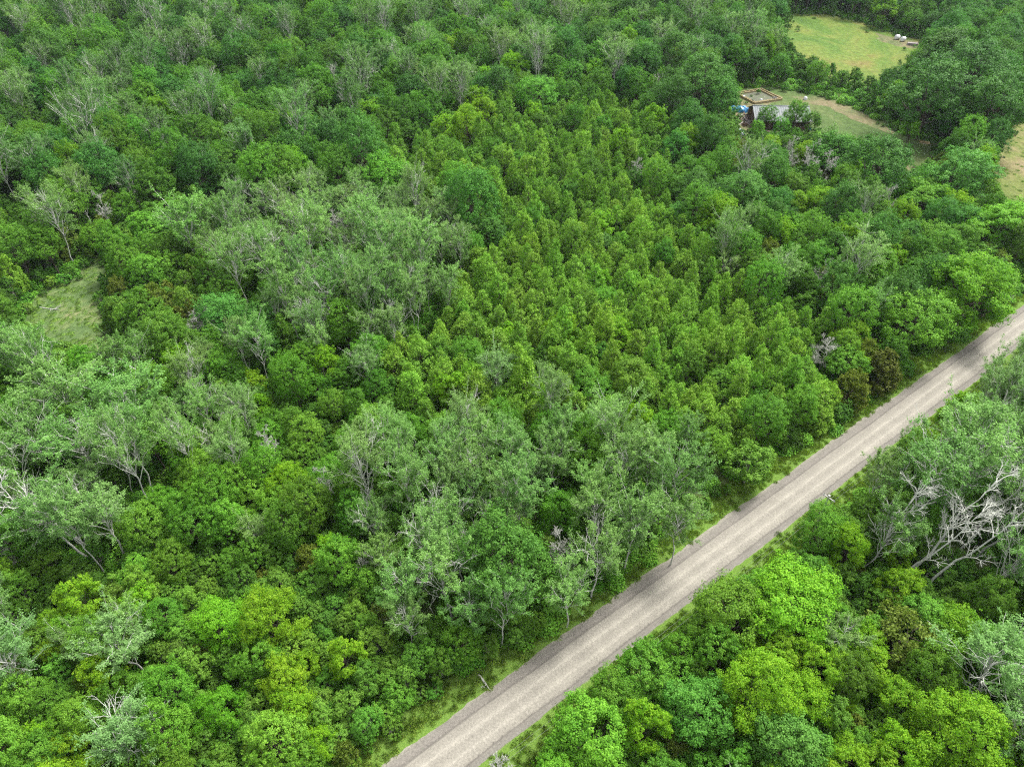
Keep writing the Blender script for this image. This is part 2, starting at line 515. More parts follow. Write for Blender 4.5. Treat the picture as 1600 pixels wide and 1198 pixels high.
def make_broadleaf(seed, R, H, z0, nl, leaf, clumps, per, lobe=(0.34, 0.46), flat=1.0, taper=0.25):
    r = np.random.default_rng(seed)
    zc, hz = (z0 + H) / 2, (H - z0) / 2
    ga = math.pi * (3 - math.sqrt(5))
    LC, LR = [], []
    for i in range(nl):
        z = 1 - (i + 0.5) / nl * 1.55
        q = math.sqrt(max(0, 1 - z * z)); th = i * ga + r.normal(0, 0.35)
        d = np.array([q * math.cos(th), q * math.sin(th), z]) + r.normal(0, 0.1, 3)
        lr = R * r.uniform(*lobe) * (1.25 if r.uniform() < 0.2 else 1.0) * (0.7 if r.uniform() < 0.25 else 1.0)
        d[:2] *= 1 - taper * max(0, z)
        c = np.array([0, 0, zc]) + d * np.array([R - lr * 0.85, R - lr * 0.85, (hz - lr * 0.75) * flat]) * r.uniform(0.72, 1.16)
        LC.append(c); LR.append(lr)
    LC, LR = np.array(LC), np.array(LR)
    cc, co, tonec = [], [], []
    for c, lr in zip(LC, LR):
        out = nrm(c - np.array([0, 0, zc - hz * 0.4]))
        d = rnd_dir(r, clumps * 2)
        d = d[(d @ out > -0.35) & (d[:, 2] > -0.6)][:clumps]
        pos = c + lr * d * r.uniform(0.72, 1.08, (len(d), 1)) * np.array([1, 1, 0.88])
        keep = np.ones(len(d), bool)
        for c2, l2 in zip(LC, LR):
            if c2 is not c:
                keep &= np.linalg.norm(pos - c2, axis=1) > l2 * 0.72
        pos, d = pos[keep], d[keep]
        cc.append(pos); co.append(nrm(d + out * 0.5 + UP * 0.35)); tonec.append(np.full(len(pos), r.uniform(0, 1)))
    cc, co, tonec = np.concatenate(cc), np.concatenate(co), np.concatenate(tonec)
    shoot = r.uniform(0, 1, len(cc)) < 0.28                     # shoots that stand out of the outline
    cc = cc + np.where(shoot[:, None], nrm(co + UP * 0.4) * R * r.uniform(0.08, 0.22, (len(cc), 1)), 0)
    n = len(cc)
    cr = r.uniform(0.6, 1.5, n) * R * 0.095
    tone = 0.35 * tonec + 0.5 * r.uniform(0, 1, n)
    k = per
    off = rnd_dir(r, n * k) * r.uniform(0.2, 1, (n * k, 1)) ** 0.6
    C = np.repeat(cc, k, 0) + off * np.repeat(cr, k)[:, None] * np.array([1, 1, 0.75])
    Nn = np.repeat(co, k, 0) * 0.75 + off * 0.55 + UP * 0.25 + r.normal(0, 0.45, (n * k, 3))
    T = np.clip(np.repeat(tone, k) + r.normal(0, 0.16, n * k), 0, 1)
    L = leaf * r.uniform(0.7, 1.3, n * k)
    V, F = leaves(C, Nn, r.normal(0, 1, (n * k, 3)), L, L * 0.75)
    a = Acc()
    lean = r.normal(0, 0.25, 2)
    fork = np.array([lean[0] * 0.5, lean[1] * 0.5, z0 * 0.9])
    a.tube(bend_path(r, (0, 0, -0.3), fork, 4, 0.02), np.linspace(1.15, 0.8, 4) * R * 0.048, 6)
    a.tube(bend_path(r, fork, (lean[0], lean[1], zc + hz * 0.6), 5, 0.03), np.linspace(0.8, 0.2, 5) * R * 0.048, 6)
    for c in LC:
        s = fork + (np.array([lean[0], lean[1], zc]) - fork) * r.uniform(0, 0.7)
        a.tube(bend_path(r, s, c * np.array([0.95, 0.95, 1.0]), 4, 0.05, -0.05), np.linspace(0.5, 0.12, 4) * R * 0.045, 5)
    return (V, F, T), a


def make_cedar(seed, R, H, tufts, per, leaf, round_=1.8, spires=4, up=1.1, droop=0.0):
    r = np.random.default_rng(seed)
    ph = r.uniform(0, 6.28, 4)
    t = np.empty(0); 
    while len(t) < tufts:
        q = r.uniform(0.02, 1, tufts); w = r.uniform(0, 1, tufts)
        t = np.concatenate([t, q[w < ((1 - q ** round_) ** 0.75 * 0.9 + 0.12)]])
    t = t[:tufts]
    th = r.uniform(0, 6.283, tufts)
    rad = R * (1 - t ** round_) ** 0.75 * (1 + 0.09 * np.sin(3 * th + ph[0]) + 0.08 * np.sin(5 * th + ph[1] + 5 * t) + 0.06 * np.sin(9 * th + ph[2]))
    low = np.clip(t / 0.12, 0.55, 1)
    rad = rad * low * r.uniform(0.78, 1.06, tufts)
    lx, ly = r.normal(0, 0.03 * H, 2)
    C0 = np.stack([rad * np.cos(th) + lx * t, rad * np.sin(th) + ly * t, 0.3 + t * (H - 0.3)], 1)
    out = np.stack([np.cos(th), np.sin(th), 0 * th], 1)
    for s in range(spires):                                   # secondary tips
        a_, q = r.uniform(0, 6.28), r.uniform(0.5, 0.8)
        base = np.array([R * 0.45 * math.cos(a_), R * 0.45 * math.sin(a_), H * q])
        k = tufts // 22
        hh = r.uniform(0, 1, k)
        tt = r.uniform(0, 6.28, k)
        rr = R * 0.3 * (1 - hh)
        C0 = np.concatenate([C0, base + np.stack([rr * np.cos(tt), rr * np.sin(tt), hh * H * 0.16], 1)])
        out = np.concatenate([out, np.stack([np.cos(tt), np.sin(tt), 0 * tt], 1)])
    n = len(C0)
    ax = nrm(out * 0.75 + UP * up + r.normal(0, 0.25, (n, 3)) - UP * droop)
    tn = 0.45 * r.uniform(0, 1, n) + 0.15
    k = per
    s = r.uniform(-0.5, 0.5, (n * k, 1))
    tl, tw = R * 0.36, R * 0.095
    C = np.repeat(C0, k, 0) + np.repeat(ax, k, 0) * s * tl + r.normal(0, 1, (n * k, 3)) * tw * (0.75 - 0.7 * s)
    Nn = np.repeat(out, k, 0) * 0.7 + UP * 0.35 + r.normal(0, 0.55, (n * k, 3))
    Ud = np.repeat(ax, k, 0) + r.normal(0, 0.4, (n * k, 3))
    L = leaf * r.uniform(0.7, 1.35, n * k)
    T = np.clip(np.repeat(tn, k) + 0.25 * (s[:, 0] + 0.5) + r.normal(0, 0.13, n * k), 0, 1)
    V, F = leaves(C, Nn, Ud, L, L * 0.5, 0.1)
    a = Acc()
    a.tube(bend_path(r, (0, 0, -0.3), (lx, ly, H * 0.93), 6, 0.01), np.linspace(1, 0.12, 6) * R * 0.06, 6)
    for i in range(16):
        q = r.uniform(0.1, 0.8); a_ = r.uniform(0, 6.28); rr = R * (1 - q ** round_) ** 0.75 * 0.7
        a.tube(bend_path(r, (lx * q, ly * q, q * H), (rr * math.cos(a_), rr * math.sin(a_), q * H + 0.5), 3, 0.03), np.array([0.028, 0.02, 0.008]) * R * 0.7, 4)
    return (V, F, T), a


def make_poplar(seed, R, H, limbs, leaf, per, bare=0.15, spread=(48, 72), z0=0.32, subs=6, twigs=4, trunk=0.042, fan=0.55):
    """An open crown: limbs fan up and out of a pale trunk, leaves hang in streaks along the twigs."""
    r = np.random.default_rng(seed)
    a = Acc()
    lx, ly = r.normal(0, 0.05 * H, 2)
    tp = bend_path(r, (0, 0, -0.3), (lx, ly, H * 0.9), 7, 0.015)
    a.tube(tp, np.linspace(1, 0.22, 7) * R * trunk, 6)
    TS, TE = [], []
    for i in range(limbs):
        q = z0 + (0.9 - z0) * ((i + r.uniform(0, 0.8)) / limbs)
        s = np.array([np.interp(q, np.linspace(0, 1, 7), tp[:, j]) for j in range(3)])
        th = i * 2.4 + r.normal(0, 0.3)
        el = math.radians(r.uniform(*spread) + 18 * (q - 0.5))
        prof = math.sin(math.pi * min(1, max(0.12, (q - z0) / (1.05 - z0) * 0.75 + 0.25))) ** 0.7
        ln = R * prof / max(0.45, math.cos(el)) * r.uniform(0.75, 1.1)
        ln = min(ln, (H * 1.03 - s[2]) / max(0.3, math.sin(el)))
        d = np.array([math.cos(th) * math.cos(el), math.sin(th) * math.cos(el), math.sin(el)])
        e = s + d * ln
        lp = bend_path(r, s, e, 5, 0.022, 0.05)
        isbare = r.uniform() < bare
        a.tube(lp, np.linspace(0.44, 0.10, 5) * R * trunk, 5)
        for j in range(subs):
            w = r.uniform(0.25, 1.0)
            s2 = np.array([np.interp(w, np.linspace(0, 1, 5), lp[:, c]) for c in range(3)])
            d2 = nrm(d + r.normal(0, fan, 3) + UP * 0.15)
            e2 = s2 + d2 * ln * r.uniform(0.28, 0.5)
            sp = bend_path(r, s2, e2, 4, 0.03)
            a.tube(sp, np.linspace(0.20, 0.07, 4) * R * trunk, 4)
            for k in range(twigs):
                w2 = r.uniform(0.2, 1.0)
                s3 = np.array([np.interp(w2, np.linspace(0, 1, 4), sp[:, c]) for c in range(3)])
                d3 = nrm(d2 + r.normal(0, fan * 0.9, 3) + UP * 0.1)
                e3 = s3 + d3 * R * r.uniform(0.16, 0.30)
                if isbare or r.uniform() < 0.05:
                    a.tube(np.array([s3, (s3 + e3) / 2, e3]), np.array([0.11, 0.085, 0.05]) * R * trunk, 3)
                if not isbare:
                    TS.append(s3); TE.append(e3)
    TS, TE = np.array(TS), np.array(TE)
    n = len(TS); k = per
    s = r.uniform(0.05, 1.15, (n * k, 1))
    D = nrm(TE - TS)
    C = np.repeat(TS, k, 0) + np.repeat(TE - TS, k, 0) * s + r.normal(0, 1, (n * k, 3)) * R * 0.042
    Nn = r.normal(0, 0.5, (n * k, 3)) + UP * 0.9
    Ud = np.repeat(D, k, 0) + r.normal(0, 0.5, (n * k, 3))
    L = leaf * r.uniform(0.7, 1.3, n * k)
    T = np.clip(np.repeat(r.uniform(0.1, 0.75, n), k) + r.normal(0, 0.18, n * k), 0, 1)
    V, F = leaves(C, Nn, Ud, L, L * 0.62, 0.12)
    return (V, F, T), a


def make_dead(seed, R, H, limbs, upright=0.6, fat=1.0):
    r = np.random.default_rng(seed)
    a, tr = Acc(), Acc()
    lx, ly = r.normal(0, 0.08 * H, 2)
    tp = bend_path(r, (0, 0, -0.3), (lx, ly, H), 8, 0.02)
    tr.tube(tp, np.linspace(1, 0.18, 8) * 0.11 * fat, 6)
    for i in range(limbs):
        q = r.uniform(0.35, 0.97)
        s = np.array([np.interp(q, np.linspace(0, 1, 8), tp[:, j]) for j in range(3)])
        th = i * 2.4 + r.normal(0, 0.4)
        d = nrm(np.array([math.cos(th), math.sin(th), upright + r.normal(0, 0.25)]))
        ln = R * r.uniform(0.6, 1.15) * (1.25 - 0.6 * q)
        lp = bend_path(r, s, s + d * ln, 5, 0.045, 0.06)
        a.tube(lp, np.linspace(1, 0.3, 5) * 0.046 * fat, 5)
        for j in range(10 if fat == 1.0 else 6):
            w = r.uniform(0.3, 1)
            s2 = np.array([np.interp(w, np.linspace(0, 1, 5), lp[:, c]) for c in range(3)])
            d2 = nrm(d + r.normal(0, 0.6, 3))
            e2 = s2 + d2 * ln * r.uniform(0.25, 0.5)
            sp = bend_path(r, s2, e2, 4, 0.05)
            a.tube(sp, np.linspace(0.026, 0.014, 4) * fat, 4)
            for k in range(5):
                w2 = r.uniform(0.3, 1)
                s3 = np.array([np.interp(w2, np.linspace(0, 1, 4), sp[:, c]) for c in range(3)])
                a.tube(np.array([s3, s3 + nrm(d2 + r.normal(0, 0.7, 3)) * ln * 0.2]), np.array([0.018, 0.010]), 3)
    return a, tr


KINDS = {}       # kind -> list of dict(crown mesh, trunk mesh, R, H, zc)


def proto(kind, gen, R, H, zc, leafmat, barkmat):
    lv, ac = gen
    crown = lv.mesh(kind + '_limbs', M[barkmat]) if isinstance(lv, Acc) else quad_mesh(kind + '_crown', *lv[:2], [M[leafmat]], tone=lv[2])
    KINDS.setdefault(kind, []).append(dict(crown=crown, trunk=ac.mesh(kind + '_trunk', M[barkmat]), R=R, H=H, zc=zc))


for s in range(6):
    R, H = (3.4, 3.8, 3.1, 3.6, 4.0, 3.3)[s], (10, 11, 9.5, 12, 10.5, 11)[s]
    proto('maple_tree', make_broadleaf(100 + s, R, H, (1.6, 2.2, 1.4, 2.4, 1.8, 2.0)[s], (19, 23, 17, 22, 25, 18)[s], 0.165, 54, 29), R, H, H * 0.58, 'maple', 'bark')
for s in range(4):
    R, H = (5.2, 5.8, 4.8, 5.4)[s], (14, 15, 13, 15)[s]
    proto('oak_tree', make_broadleaf(200 + s, R, H, 2.6, (26, 30, 24, 28)[s], 0.24, 40, 25, lobe=(0.24, 0.36)), R, H, H * 0.58, 'oak', 'bark')
for s in range(5):
    R, H = (3.3, 3.8, 3.0, 4.2, 3.5)[s], (10, 11, 10, 11.5, 9.5)[s]
    proto('ash_tree', make_broadleaf(300 + s, R, H, 1.8, (20, 25, 18, 29, 23)[s], 0.17, 46, 29, lobe=(0.18, 0.30), taper=0.1), R, H, H * 0.6, 'ash', 'bark')
for s in range(6):
    R, H = (2.3, 2.5, 2.1, 2.6, 2.2, 2.4)[s], (9.0, 9.6, 8.2, 8.8, 10.2, 9.2)[s]
    proto('cedar_tree', make_cedar(400 + s, R, H, 260, 46, 0.22, (1.45, 1.6, 1.35, 1.8, 1.4, 1.55)[s], s % 3), R, H, H * 0.6, 'cedar', 'bark')
for s in range(3):
    R, H = (2.4, 2.8, 2.1)[s], (6.5, 7.2, 6.0)[s]
    proto('juniper_tree', make_cedar(500 + s, R, H, 140, 60, 0.27, (2.6, 3.0, 2.2)[s], 3, up=0.6), R, H, H * 0.55, 'juniper', 'bark')
for s in range(7):
    R, H = (3.3, 3.6, 3.0, 3.4, 2.8, 3.8, 3.1)[s], (13, 14, 12, 13.5, 14.5, 13, 12.5)[s]
    proto('poplar_tree', make_poplar(600 + s, R, H, (15, 17, 14, 16, 16, 18, 14)[s], 0.20, 30, (0.0, 0.14, 0.08, 0.22, 0.06, 0.34, 0.0)[s], z0=(0.36, 0.42, 0.34, 0.44, 0.48, 0.36, 0.3)[s]), R, H, H * 0.64, 'poplar', 'palebark')
for s in range(5):
    R, H = (2.8, 2.4, 3.2, 2.2, 2.6)[s], (10, 11.5, 9, 12, 8)[s]
    proto('dead_tree', make_dead(700 + s, R, H, (20, 16, 22, 14, 20)[s], (0.9, 1.2, 0.7, 1.3, 0.6)[s]), R, H, H * 0.65, None, 'deadwood')
for s in range(3):
    R, H = (3.0, 3.4, 2.8)[s], (14, 13, 15)[s]
    proto('dead_tree', make_dead(750 + s, R, H, (14, 16, 12)[s], (0.9, 0.7, 1.1)[s], 1.55), R, H, H * 0.65, None, 'palebark')
for s in range(5):
    R, H = (2.4, 2.2, 2.6, 2.0, 2.5)[s], (5.6, 5.0, 6.4, 6.0, 7.0)[s]
    proto('hawthorn_tree', make_broadleaf(800 + s, R, H, 0.5, (14, 13, 16, 12, 15)[s], 0.15, 46, 30, lobe=(0.22, 0.42)), R, H, H * 0.55, 'bush', 'greybark')
for s in range(3):
    R, H = (1.5, 1.7, 1.3)[s], (2.4, 2.1, 2.6)[s]
    proto('shrub', make_broadleaf(900 + s, R, H, 0.1, 8, 0.22, 22, 17, lobe=(0.36, 0.52)), R, H, H * 0.5, 'bush', 'greybark')


# ------------------------------------------------------------------ where the trees stand
# zones in photo pixels, looked up at a crown's middle: outline, spacing factor, kinds with shares, size range, tint
def z(pix, mix, size, tints, pack=0.62, name=''):
    return dict(poly=np.array(pix, float), mix=mix, size=size, tints=tints, pack=pack, name=name)


NEU = (0.5, 0.5, 0.5)
ZONES = [
    z([(350, 318), (460, 300), (560, 306), (690, 325), (745, 400), (700, 480), (610, 545), (520, 560), (465, 530), (395, 470), (335, 420)], dict(poplar_tree=.74, maple_tree=.10, hawthorn_tree=.05, dead_tree=.0), (0.75, 1.0), [NEU], .70, 'in the pale poplar stand'),
    z([(545, 720), (680, 662), (860, 650), (960, 690), (1110, 700), (1130, 780), (1060, 870), (990, 940), (900, 985), (640, 990), (560, 860)], dict(poplar_tree=.66, maple_tree=.16, oak_tree=.02, hawthorn_tree=.14, dead_tree=.0), (0.75, 1.0), [NEU, (0.46, 0.5, 0.42)], .72, 'in the poplar row beside the road'),
    z([(-400, 560), (140, 552), (255, 590), (260, 680), (205, 850), (100, 880), (-400, 870)], dict(poplar_tree=.40, maple_tree=.28, hawthorn_tree=.29, dead_tree=0.005), (0.8, 1.15), [NEU, (0.45, 0.5, 0.4)], .58, 'below the grassy clearing'),
    z([(690, 195), (760, 170), (860, 145), (1000, 165), (1060, 235), (1040, 330), (1130, 430), (1230, 470), (1330, 545), (1300, 640), (1215, 700), (1090, 668), (950, 655), (800, 665), (640, 650), (585, 560), (690, 490), (750, 400), (690, 320), (560, 300), (590, 230)], dict(cedar_tree=.82, maple_tree=.08, ash_tree=.025, oak_tree=.01, hawthorn_tree=.06), (0.9, 1.45), [NEU, (0.47, 0.5, 0.45), (0.54, 0.52, 0.5)], .56, 'in the dense cedar stand'),
    z([(-400, 870), (210, 850), (300, 870), (560, 860), (640, 990), (760, 1090), (660, 1160), (560, 1300), (-400, 1300)], dict(hawthorn_tree=.55, maple_tree=.25, shrub=.08, juniper_tree=.05, ash_tree=.035, poplar_tree=.03, dead_tree=.0), (0.65, 1.0), [NEU, (0.56, 0.52, 0.5), (0.5, 0.5, 0.42)], .58, 'in the low thicket'),
    z([(255, 560), (470, 530), (590, 560), (640, 650), (680, 662), (545, 720), (560, 860), (300, 870), (205, 850)], dict(maple_tree=.52, hawthorn_tree=.30, poplar_tree=.10, ash_tree=.04, dead_tree=.003, oak_tree=.02), (0.65, 0.98), [NEU, (0.5, 0.52, 0.45)], .58, 'in the mixed wood'),
    z([(-400, 330), (350, 330), (465, 530), (255, 560), (140, 552), (-400, 560)], dict(maple_tree=.36, hawthorn_tree=.28, poplar_tree=.16, juniper_tree=.06, cedar_tree=.08, dead_tree=.004, oak_tree=.03), (0.9, 1.3), [NEU, (0.5, 0.48, 0.45)], .58, 'around the grassy clearing'),
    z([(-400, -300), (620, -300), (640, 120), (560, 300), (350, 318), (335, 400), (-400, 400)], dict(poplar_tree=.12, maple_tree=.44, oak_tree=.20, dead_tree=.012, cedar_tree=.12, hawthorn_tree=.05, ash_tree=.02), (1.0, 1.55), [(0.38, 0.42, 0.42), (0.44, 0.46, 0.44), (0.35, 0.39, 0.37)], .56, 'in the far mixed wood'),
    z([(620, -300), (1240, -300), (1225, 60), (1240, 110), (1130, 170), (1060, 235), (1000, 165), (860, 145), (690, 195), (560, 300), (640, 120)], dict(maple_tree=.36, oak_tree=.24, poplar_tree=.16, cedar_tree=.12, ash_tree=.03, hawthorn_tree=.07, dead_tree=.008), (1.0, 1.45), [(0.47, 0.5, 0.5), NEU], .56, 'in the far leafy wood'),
    z([(1240, -300), (2000, -300), (2000, 190), (1440, 230), (1340, 180), (1230, 130), (1225, 60)], dict(oak_tree=.40, maple_tree=.42, hawthorn_tree=.14, ash_tree=.04), (0.95, 1.4), [NEU, (0.47, 0.52, 0.5)], .56, 'around the far meadow'),
    z([(1060, 235), (1130, 170), (1300, 200), (1440, 230), (2000, 190), (2000, 420), (1600, 480), (1440, 540), (1330, 560), (1230, 470), (1130, 430), (1040, 330)], dict(maple_tree=.46, oak_tree=.16, hawthorn_tree=.20, ash_tree=.05, poplar_tree=.05, dead_tree=.004, juniper_tree=.05), (0.85, 1.25), [NEU, (0.5, 0.52, 0.48)], .58, 'between the yard and the road'),
    z([(1330, 560), (1440, 540), (1600, 480), (1600, 480), (1215, 760), (1090, 800), (1215, 700), (1300, 640)], dict(hawthorn_tree=.40, juniper_tree=.22, maple_tree=.33, dead_tree=.0, ash_tree=.02), (0.65, 0.95), [NEU], .58, 'at the wood edge beside the road'),
    z([(1280, 830), (1450, 640), (1600, 560), (2100, 400), (2100, 920), (1560, 930), (1400, 900)], dict(poplar_tree=.32, maple_tree=.32, hawthorn_tree=.28, ash_tree=.06, dead_tree=.0), (0.75, 1.1), [NEU], .58, 'across the road from the big wood'),
    z([(600, 1400), (980, 1100), (1280, 830), (1400, 900), (1560, 930), (2100, 920), (2100, 1400)], dict(maple_tree=.38, hawthorn_tree=.26, ash_tree=.16, poplar_tree=.03, juniper_tree=.05, dead_tree=.0), (0.7, 1.0), [NEU, (0.5, 0.53, 0.45)], .60, 'in the bright roadside copse'),
]
DEFAULT_ZONE = ZONES[5]


def zone_at(px, py):
    for zz in ZONES:
        if inside(zz['poly'], px, py):
            return zz
    return DEFAULT_ZONE


TREES = []       # x, y, kind, proto index, scale xy, scale z, rot, tint, label hint, lean
CELL = 6.0
grid = {}


def near_ok(x, y, r, pack):
    ci, cj = int(x // CELL), int(y // CELL)
    for i in range(ci - 2, ci + 3):
        for j in range(cj - 2, cj + 3):
            for (a, b, q) in grid.get((i, j), ()):
                lim = (r + q) * pack
                if (a - x) ** 2 + (b - y) ** 2 < lim * lim:
                    return False
    return True


def put(x, y, kind, k, sxy, sz, rot, tint, hint, lean=(0, 0), label=None):
    pr = KINDS[kind][k]
    r = pr['R'] * sxy
    grid.setdefault((int(x // CELL), int(y // CELL)), []).append((x, y, r))
    TREES.append(dict(x=x, y=y, kind=kind, k=k, sxy=sxy, sz=sz, rot=rot, tint=tint, hint=hint, lean=lean, label=label, r=r, h=pr['H'] * sz))


def hero(px, py, kind, rpx, hfac=1.0, k=None, tint=NEU, lean=(0, 0), label=None, rot=None, hint='in the wood'):
    """A tree that stands out: crown middle in photo pixels, crown radius in photo pixels."""
    k = len(TREES) % len(KINDS[kind]) if k is None else k
    pr = KINDS[kind][k]
    zc = 6.0
    for _ in range(3):
        w, t = G(px, py, zc)
        s = rpx * t / FPX / pr['R']
        sz = hfac * (0.45 * s + 0.55 * min(s, 1.15))
        zc = pr['zc'] * sz
    if kind == 'cedar_tree':
        sz *= 0.85
    put(w[0], w[1], kind, k, s, sz, rng.uniform(0, 6.28) if rot is None and lean == (0, 0) else (rot or 0), tint, hint, lean, label)
    TREES[-1]['hero'] = True


LIME, GOLD, DARK, GREY = (0.42, 0.56, 0.5), (0.52, 0.54, 0.5), (0.42, 0.44, 0.42), (0.44, 0.46, 0.54)
H_ = hero
H_(790, 880, 'oak_tree', 70, 1.08, 0, (0.50, 0.52, 0.45), label='large dark green oak standing among pale poplars beside the road')
H_(1412, 1000, 'juniper_tree', 56, 0.95, 1, NEU, label='big rounded olive-brown juniper behind the bright lime copse')
H_(1500, 1150, 'ash_tree', 72, 0.95, 3, (0.52, 0.55, 0.5), label='broad lime ash with yellow tips beside the grey poplar')
H_(1240, 950, 'ash_tree', 72, 0.9, 1, (0.42, 0.50, 0.5), label='broad bright green ash beside the wires along the road')
H_(1150, 965, 'maple_tree', 62, 0.9, 4, (0.62, 0.60, 0.5), label='fresh green maple overhanging the grass strip by the road')
H_(1185, 1080, 'ash_tree', 62, 1.0, 3, GOLD, label='golden-topped ash above a dark green maple')
H_(1255, 1095, 'ash_tree', 40, 1.0, 1, GOLD, label='slim golden ash beside the wider golden-topped ash')
H_(1225, 1165, 'oak_tree', 58, 0.9, 2, NEU, label='dark green oak in front of the golden-topped ash')
H_(1090, 1110, 'oak_tree', 55, 0.85, 0, (0.55, 0.55, 0.45), label='dark green oak next to the golden-topped ash')
H_(925, 1150, 'maple_tree', 62, 0.9, 1, (0.56, 0.58, 0.5), label='mid green maple close to the road at the copse tip')
H_(1005, 1060, 'maple_tree', 50, 0.85, 2, (0.48, 0.52, 0.45), label='rounded green maple beside the grass strip')
H_(1355, 1050, 'ash_tree', 32, 1.0, 2, GOLD, label='thin yellow ash beside the big olive juniper')
H_(1310, 1010, 'poplar_tree', 34, 0.8, 2, (0.40, 0.38, 0.36), label='brownish thin poplar between two bright ash trees')
H_(1325, 1185, 'ash_tree', 36, 0.9, 4, GOLD, label='small golden ash at the low edge of the copse')
H_(1560, 1060, 'poplar_tree', 68, 0.8, 5, (0.46, 0.5, 0.5), label='grey poplar with long bare pale limbs near the juniper')
H_(1585, 1150, 'poplar_tree', 50, 0.8, 3, (0.5, 0.5, 0.5), label='silvery poplar beside the lime ash')
for px, py, rp, k in ((1430, 760, 62, 1), (1510, 740, 66, 3), (1575, 800, 58, 5), (1372, 842, 36, 2), (1560, 880, 44, 5), (1590, 720, 50, 0)):
    H_(px, py, 'poplar_tree', rp, 1.0, k, (0.46, 0.5, 0.44), (0.16, -0.04), hint='in the leaning clump across the road')
H_(1520, 452, 'ash_tree', 64, 0.95, 3, (0.40, 0.50, 0.5), label='wide yellow-green ash at the road edge')
H_(1425, 505, 'maple_tree', 52, 1.0, 4, (0.60, 0.60, 0.5), label='bushy green maple at the road edge beside the wide ash')
H_(1330, 605, 'juniper_tree', 26, 1.1, 0, (0.62, 0.6, 0.5), label='olive juniper at the road edge beside a darker one')
H_(1382, 578, 'juniper_tree', 28, 1.1, 2, (0.48, 0.40, 0.45), label='dark brownish juniper at the road edge')
H_(1172, 725, 'hawthorn_tree', 38, 1.1, 0, (0.62, 0.56, 0.55), label='pale green rounded hawthorn beside the widening verge')
H_(1190, 655, 'maple_tree', 34, 1.0, 3, (0.5, 0.55, 0.5))
for px, py, rp, k in ((1520, 120, 62, 1), (1455, 150, 55, 0), (1560, 170, 50, 3), (1475, 95, 45, 2)):
    H_(px, py, 'oak_tree', rp, 1.1, k, (0.5, 0.5, 0.5), label=('massive dark green oak nearest the white bales', 'massive dark oak above the young lawn ash', 'massive dark oak beside the rough side meadow', 'massive dark oak hiding the corner of the far meadow')[k if k in (1, 0, 3, 2) else 0])
for px, py, rp, k in ((1100, 130, 46, 1), (1050, 90, 36, 0), (1128, 160, 28, 2), (1000, 105, 30, 3)):
    H_(px, py, 'oak_tree', rp, 1.1, k, (0.48, 0.48, 0.45), label=('tall domed dark oak behind the blue tarps', 'big spreading dark oak beside the blue tarps', 'lumpy dark oak in front of the blue tarps', 'smaller dark oak behind the big spreading one')[k])
H_(1372, 262, 'oak_tree', 54, 1.0, 1, (0.52, 0.55, 0.45), label='wide dark oak at the lower edge of the lawn')
H_(1300, 245, 'oak_tree', 36, 0.9, 2, (0.55, 0.55, 0.45), label='rounded dark oak beside the bare grey stems below the shed')
H_(1502, 278, 'oak_tree', 46, 0.95, 0, (0.68, 0.62, 0.6), label='grey-green oak beside the rough side meadow')
H_(1440, 318, 'ash_tree', 42, 0.85, 4, (0.34, 0.42, 0.5), label='yellow-green ash with bare limbs near the grey-green oak')
H_(1560, 350, 'ash_tree', 46, 0.85, 1, (0.40, 0.46, 0.5), label='yellow-green ash beside the rough side meadow')
H_(1423, 205, 'ash_tree', 15, 0.9, 2, (0.36, 0.46, 0.5), label='small round young ash alone on the mown lawn')
H_(1385, 14, 'ash_tree', 18, 1.0, 0, (0.46, 0.5, 0.5), label='bright yellow-green ash behind the far meadow')
H_(710, 612, 'ash_tree', 27, 1.15, 2, GOLD, label='vivid yellow-green ash rising out of the cedars')
H_(772, 592, 'poplar_tree', 26, 1.05, 6, GREY, label='tall narrow silver-green poplar rising out of the cedars')
H_(962, 525, 'ash_tree', 26, 0.9, 0, (0.46, 0.53, 0.5), label='round lime ash amid the cedar stand')
H_(790, 525, 'ash_tree', 18, 1.0, 2, (0.48, 0.53, 0.5), label='small lime ash amid the cedar stand')
H_(935, 435, 'ash_tree', 17, 0.9, 4, (0.48, 0.53, 0.5), label='small lime ash above the cedar stand')
H_(860, 430, 'ash_tree', 15, 0.9, 1, (0.50, 0.53, 0.5))
H_(765, 365, 'oak_tree', 26, 0.9, 2, (0.55, 0.55, 0.5), label='dark rounded oak amid the pointed cedars')
H_(1160, 310, 'oak_tree', 40, 0.85, 3, (0.55, 0.55, 0.5), label='spreading dark oak above the cedar stand')
H_(945, 385, 'oak_tree', 22, 0.85, 1, (0.62, 0.58, 0.6))
H_(1110, 395, 'oak_tree', 24, 0.85, 0, (0.55, 0.55, 0.5))
H_(540, 1030, 'ash_tree', 28, 1.15, 2, GOLD, label='vivid yellow ash in the low thicket near the road')
H_(350, 975, 'ash_tree', 42, 1.0, 1, (0.38, 0.50, 0.5), label='bright lime ash in the low thicket')
H_(345, 1110, 'ash_tree', 38, 0.9, 3, (0.36, 0.47, 0.5), label='rounded lime-green ash in the low thicket')
H_(200, 1012, 'poplar_tree', 46, 0.75, 6, GREY, label='silvery spreading poplar alone in the low thicket')
H_(20, 1040, 'poplar_tree', 46, 0.8, 1, GREY, label='silvery poplar at the rim of the low thicket')
H_(170, 1160, 'poplar_tree', 52, 0.8, 5, GREY, (0.2, -0.1), label='silver poplar with one broken pale limb in the thicket')
H_(575, 182, 'ash_tree', 26, 1.0, 4, (0.42, 0.46, 0.5), label='yellow-green ash in the far mixed wood')
H_(462, 262, 'ash_tree', 27, 1.2, 1, (0.40, 0.50, 0.5), label='tall lime ash above the poplar stand')
H_(340, 330, 'ash_tree', 15, 1.0, 2, (0.46, 0.5, 0.5))
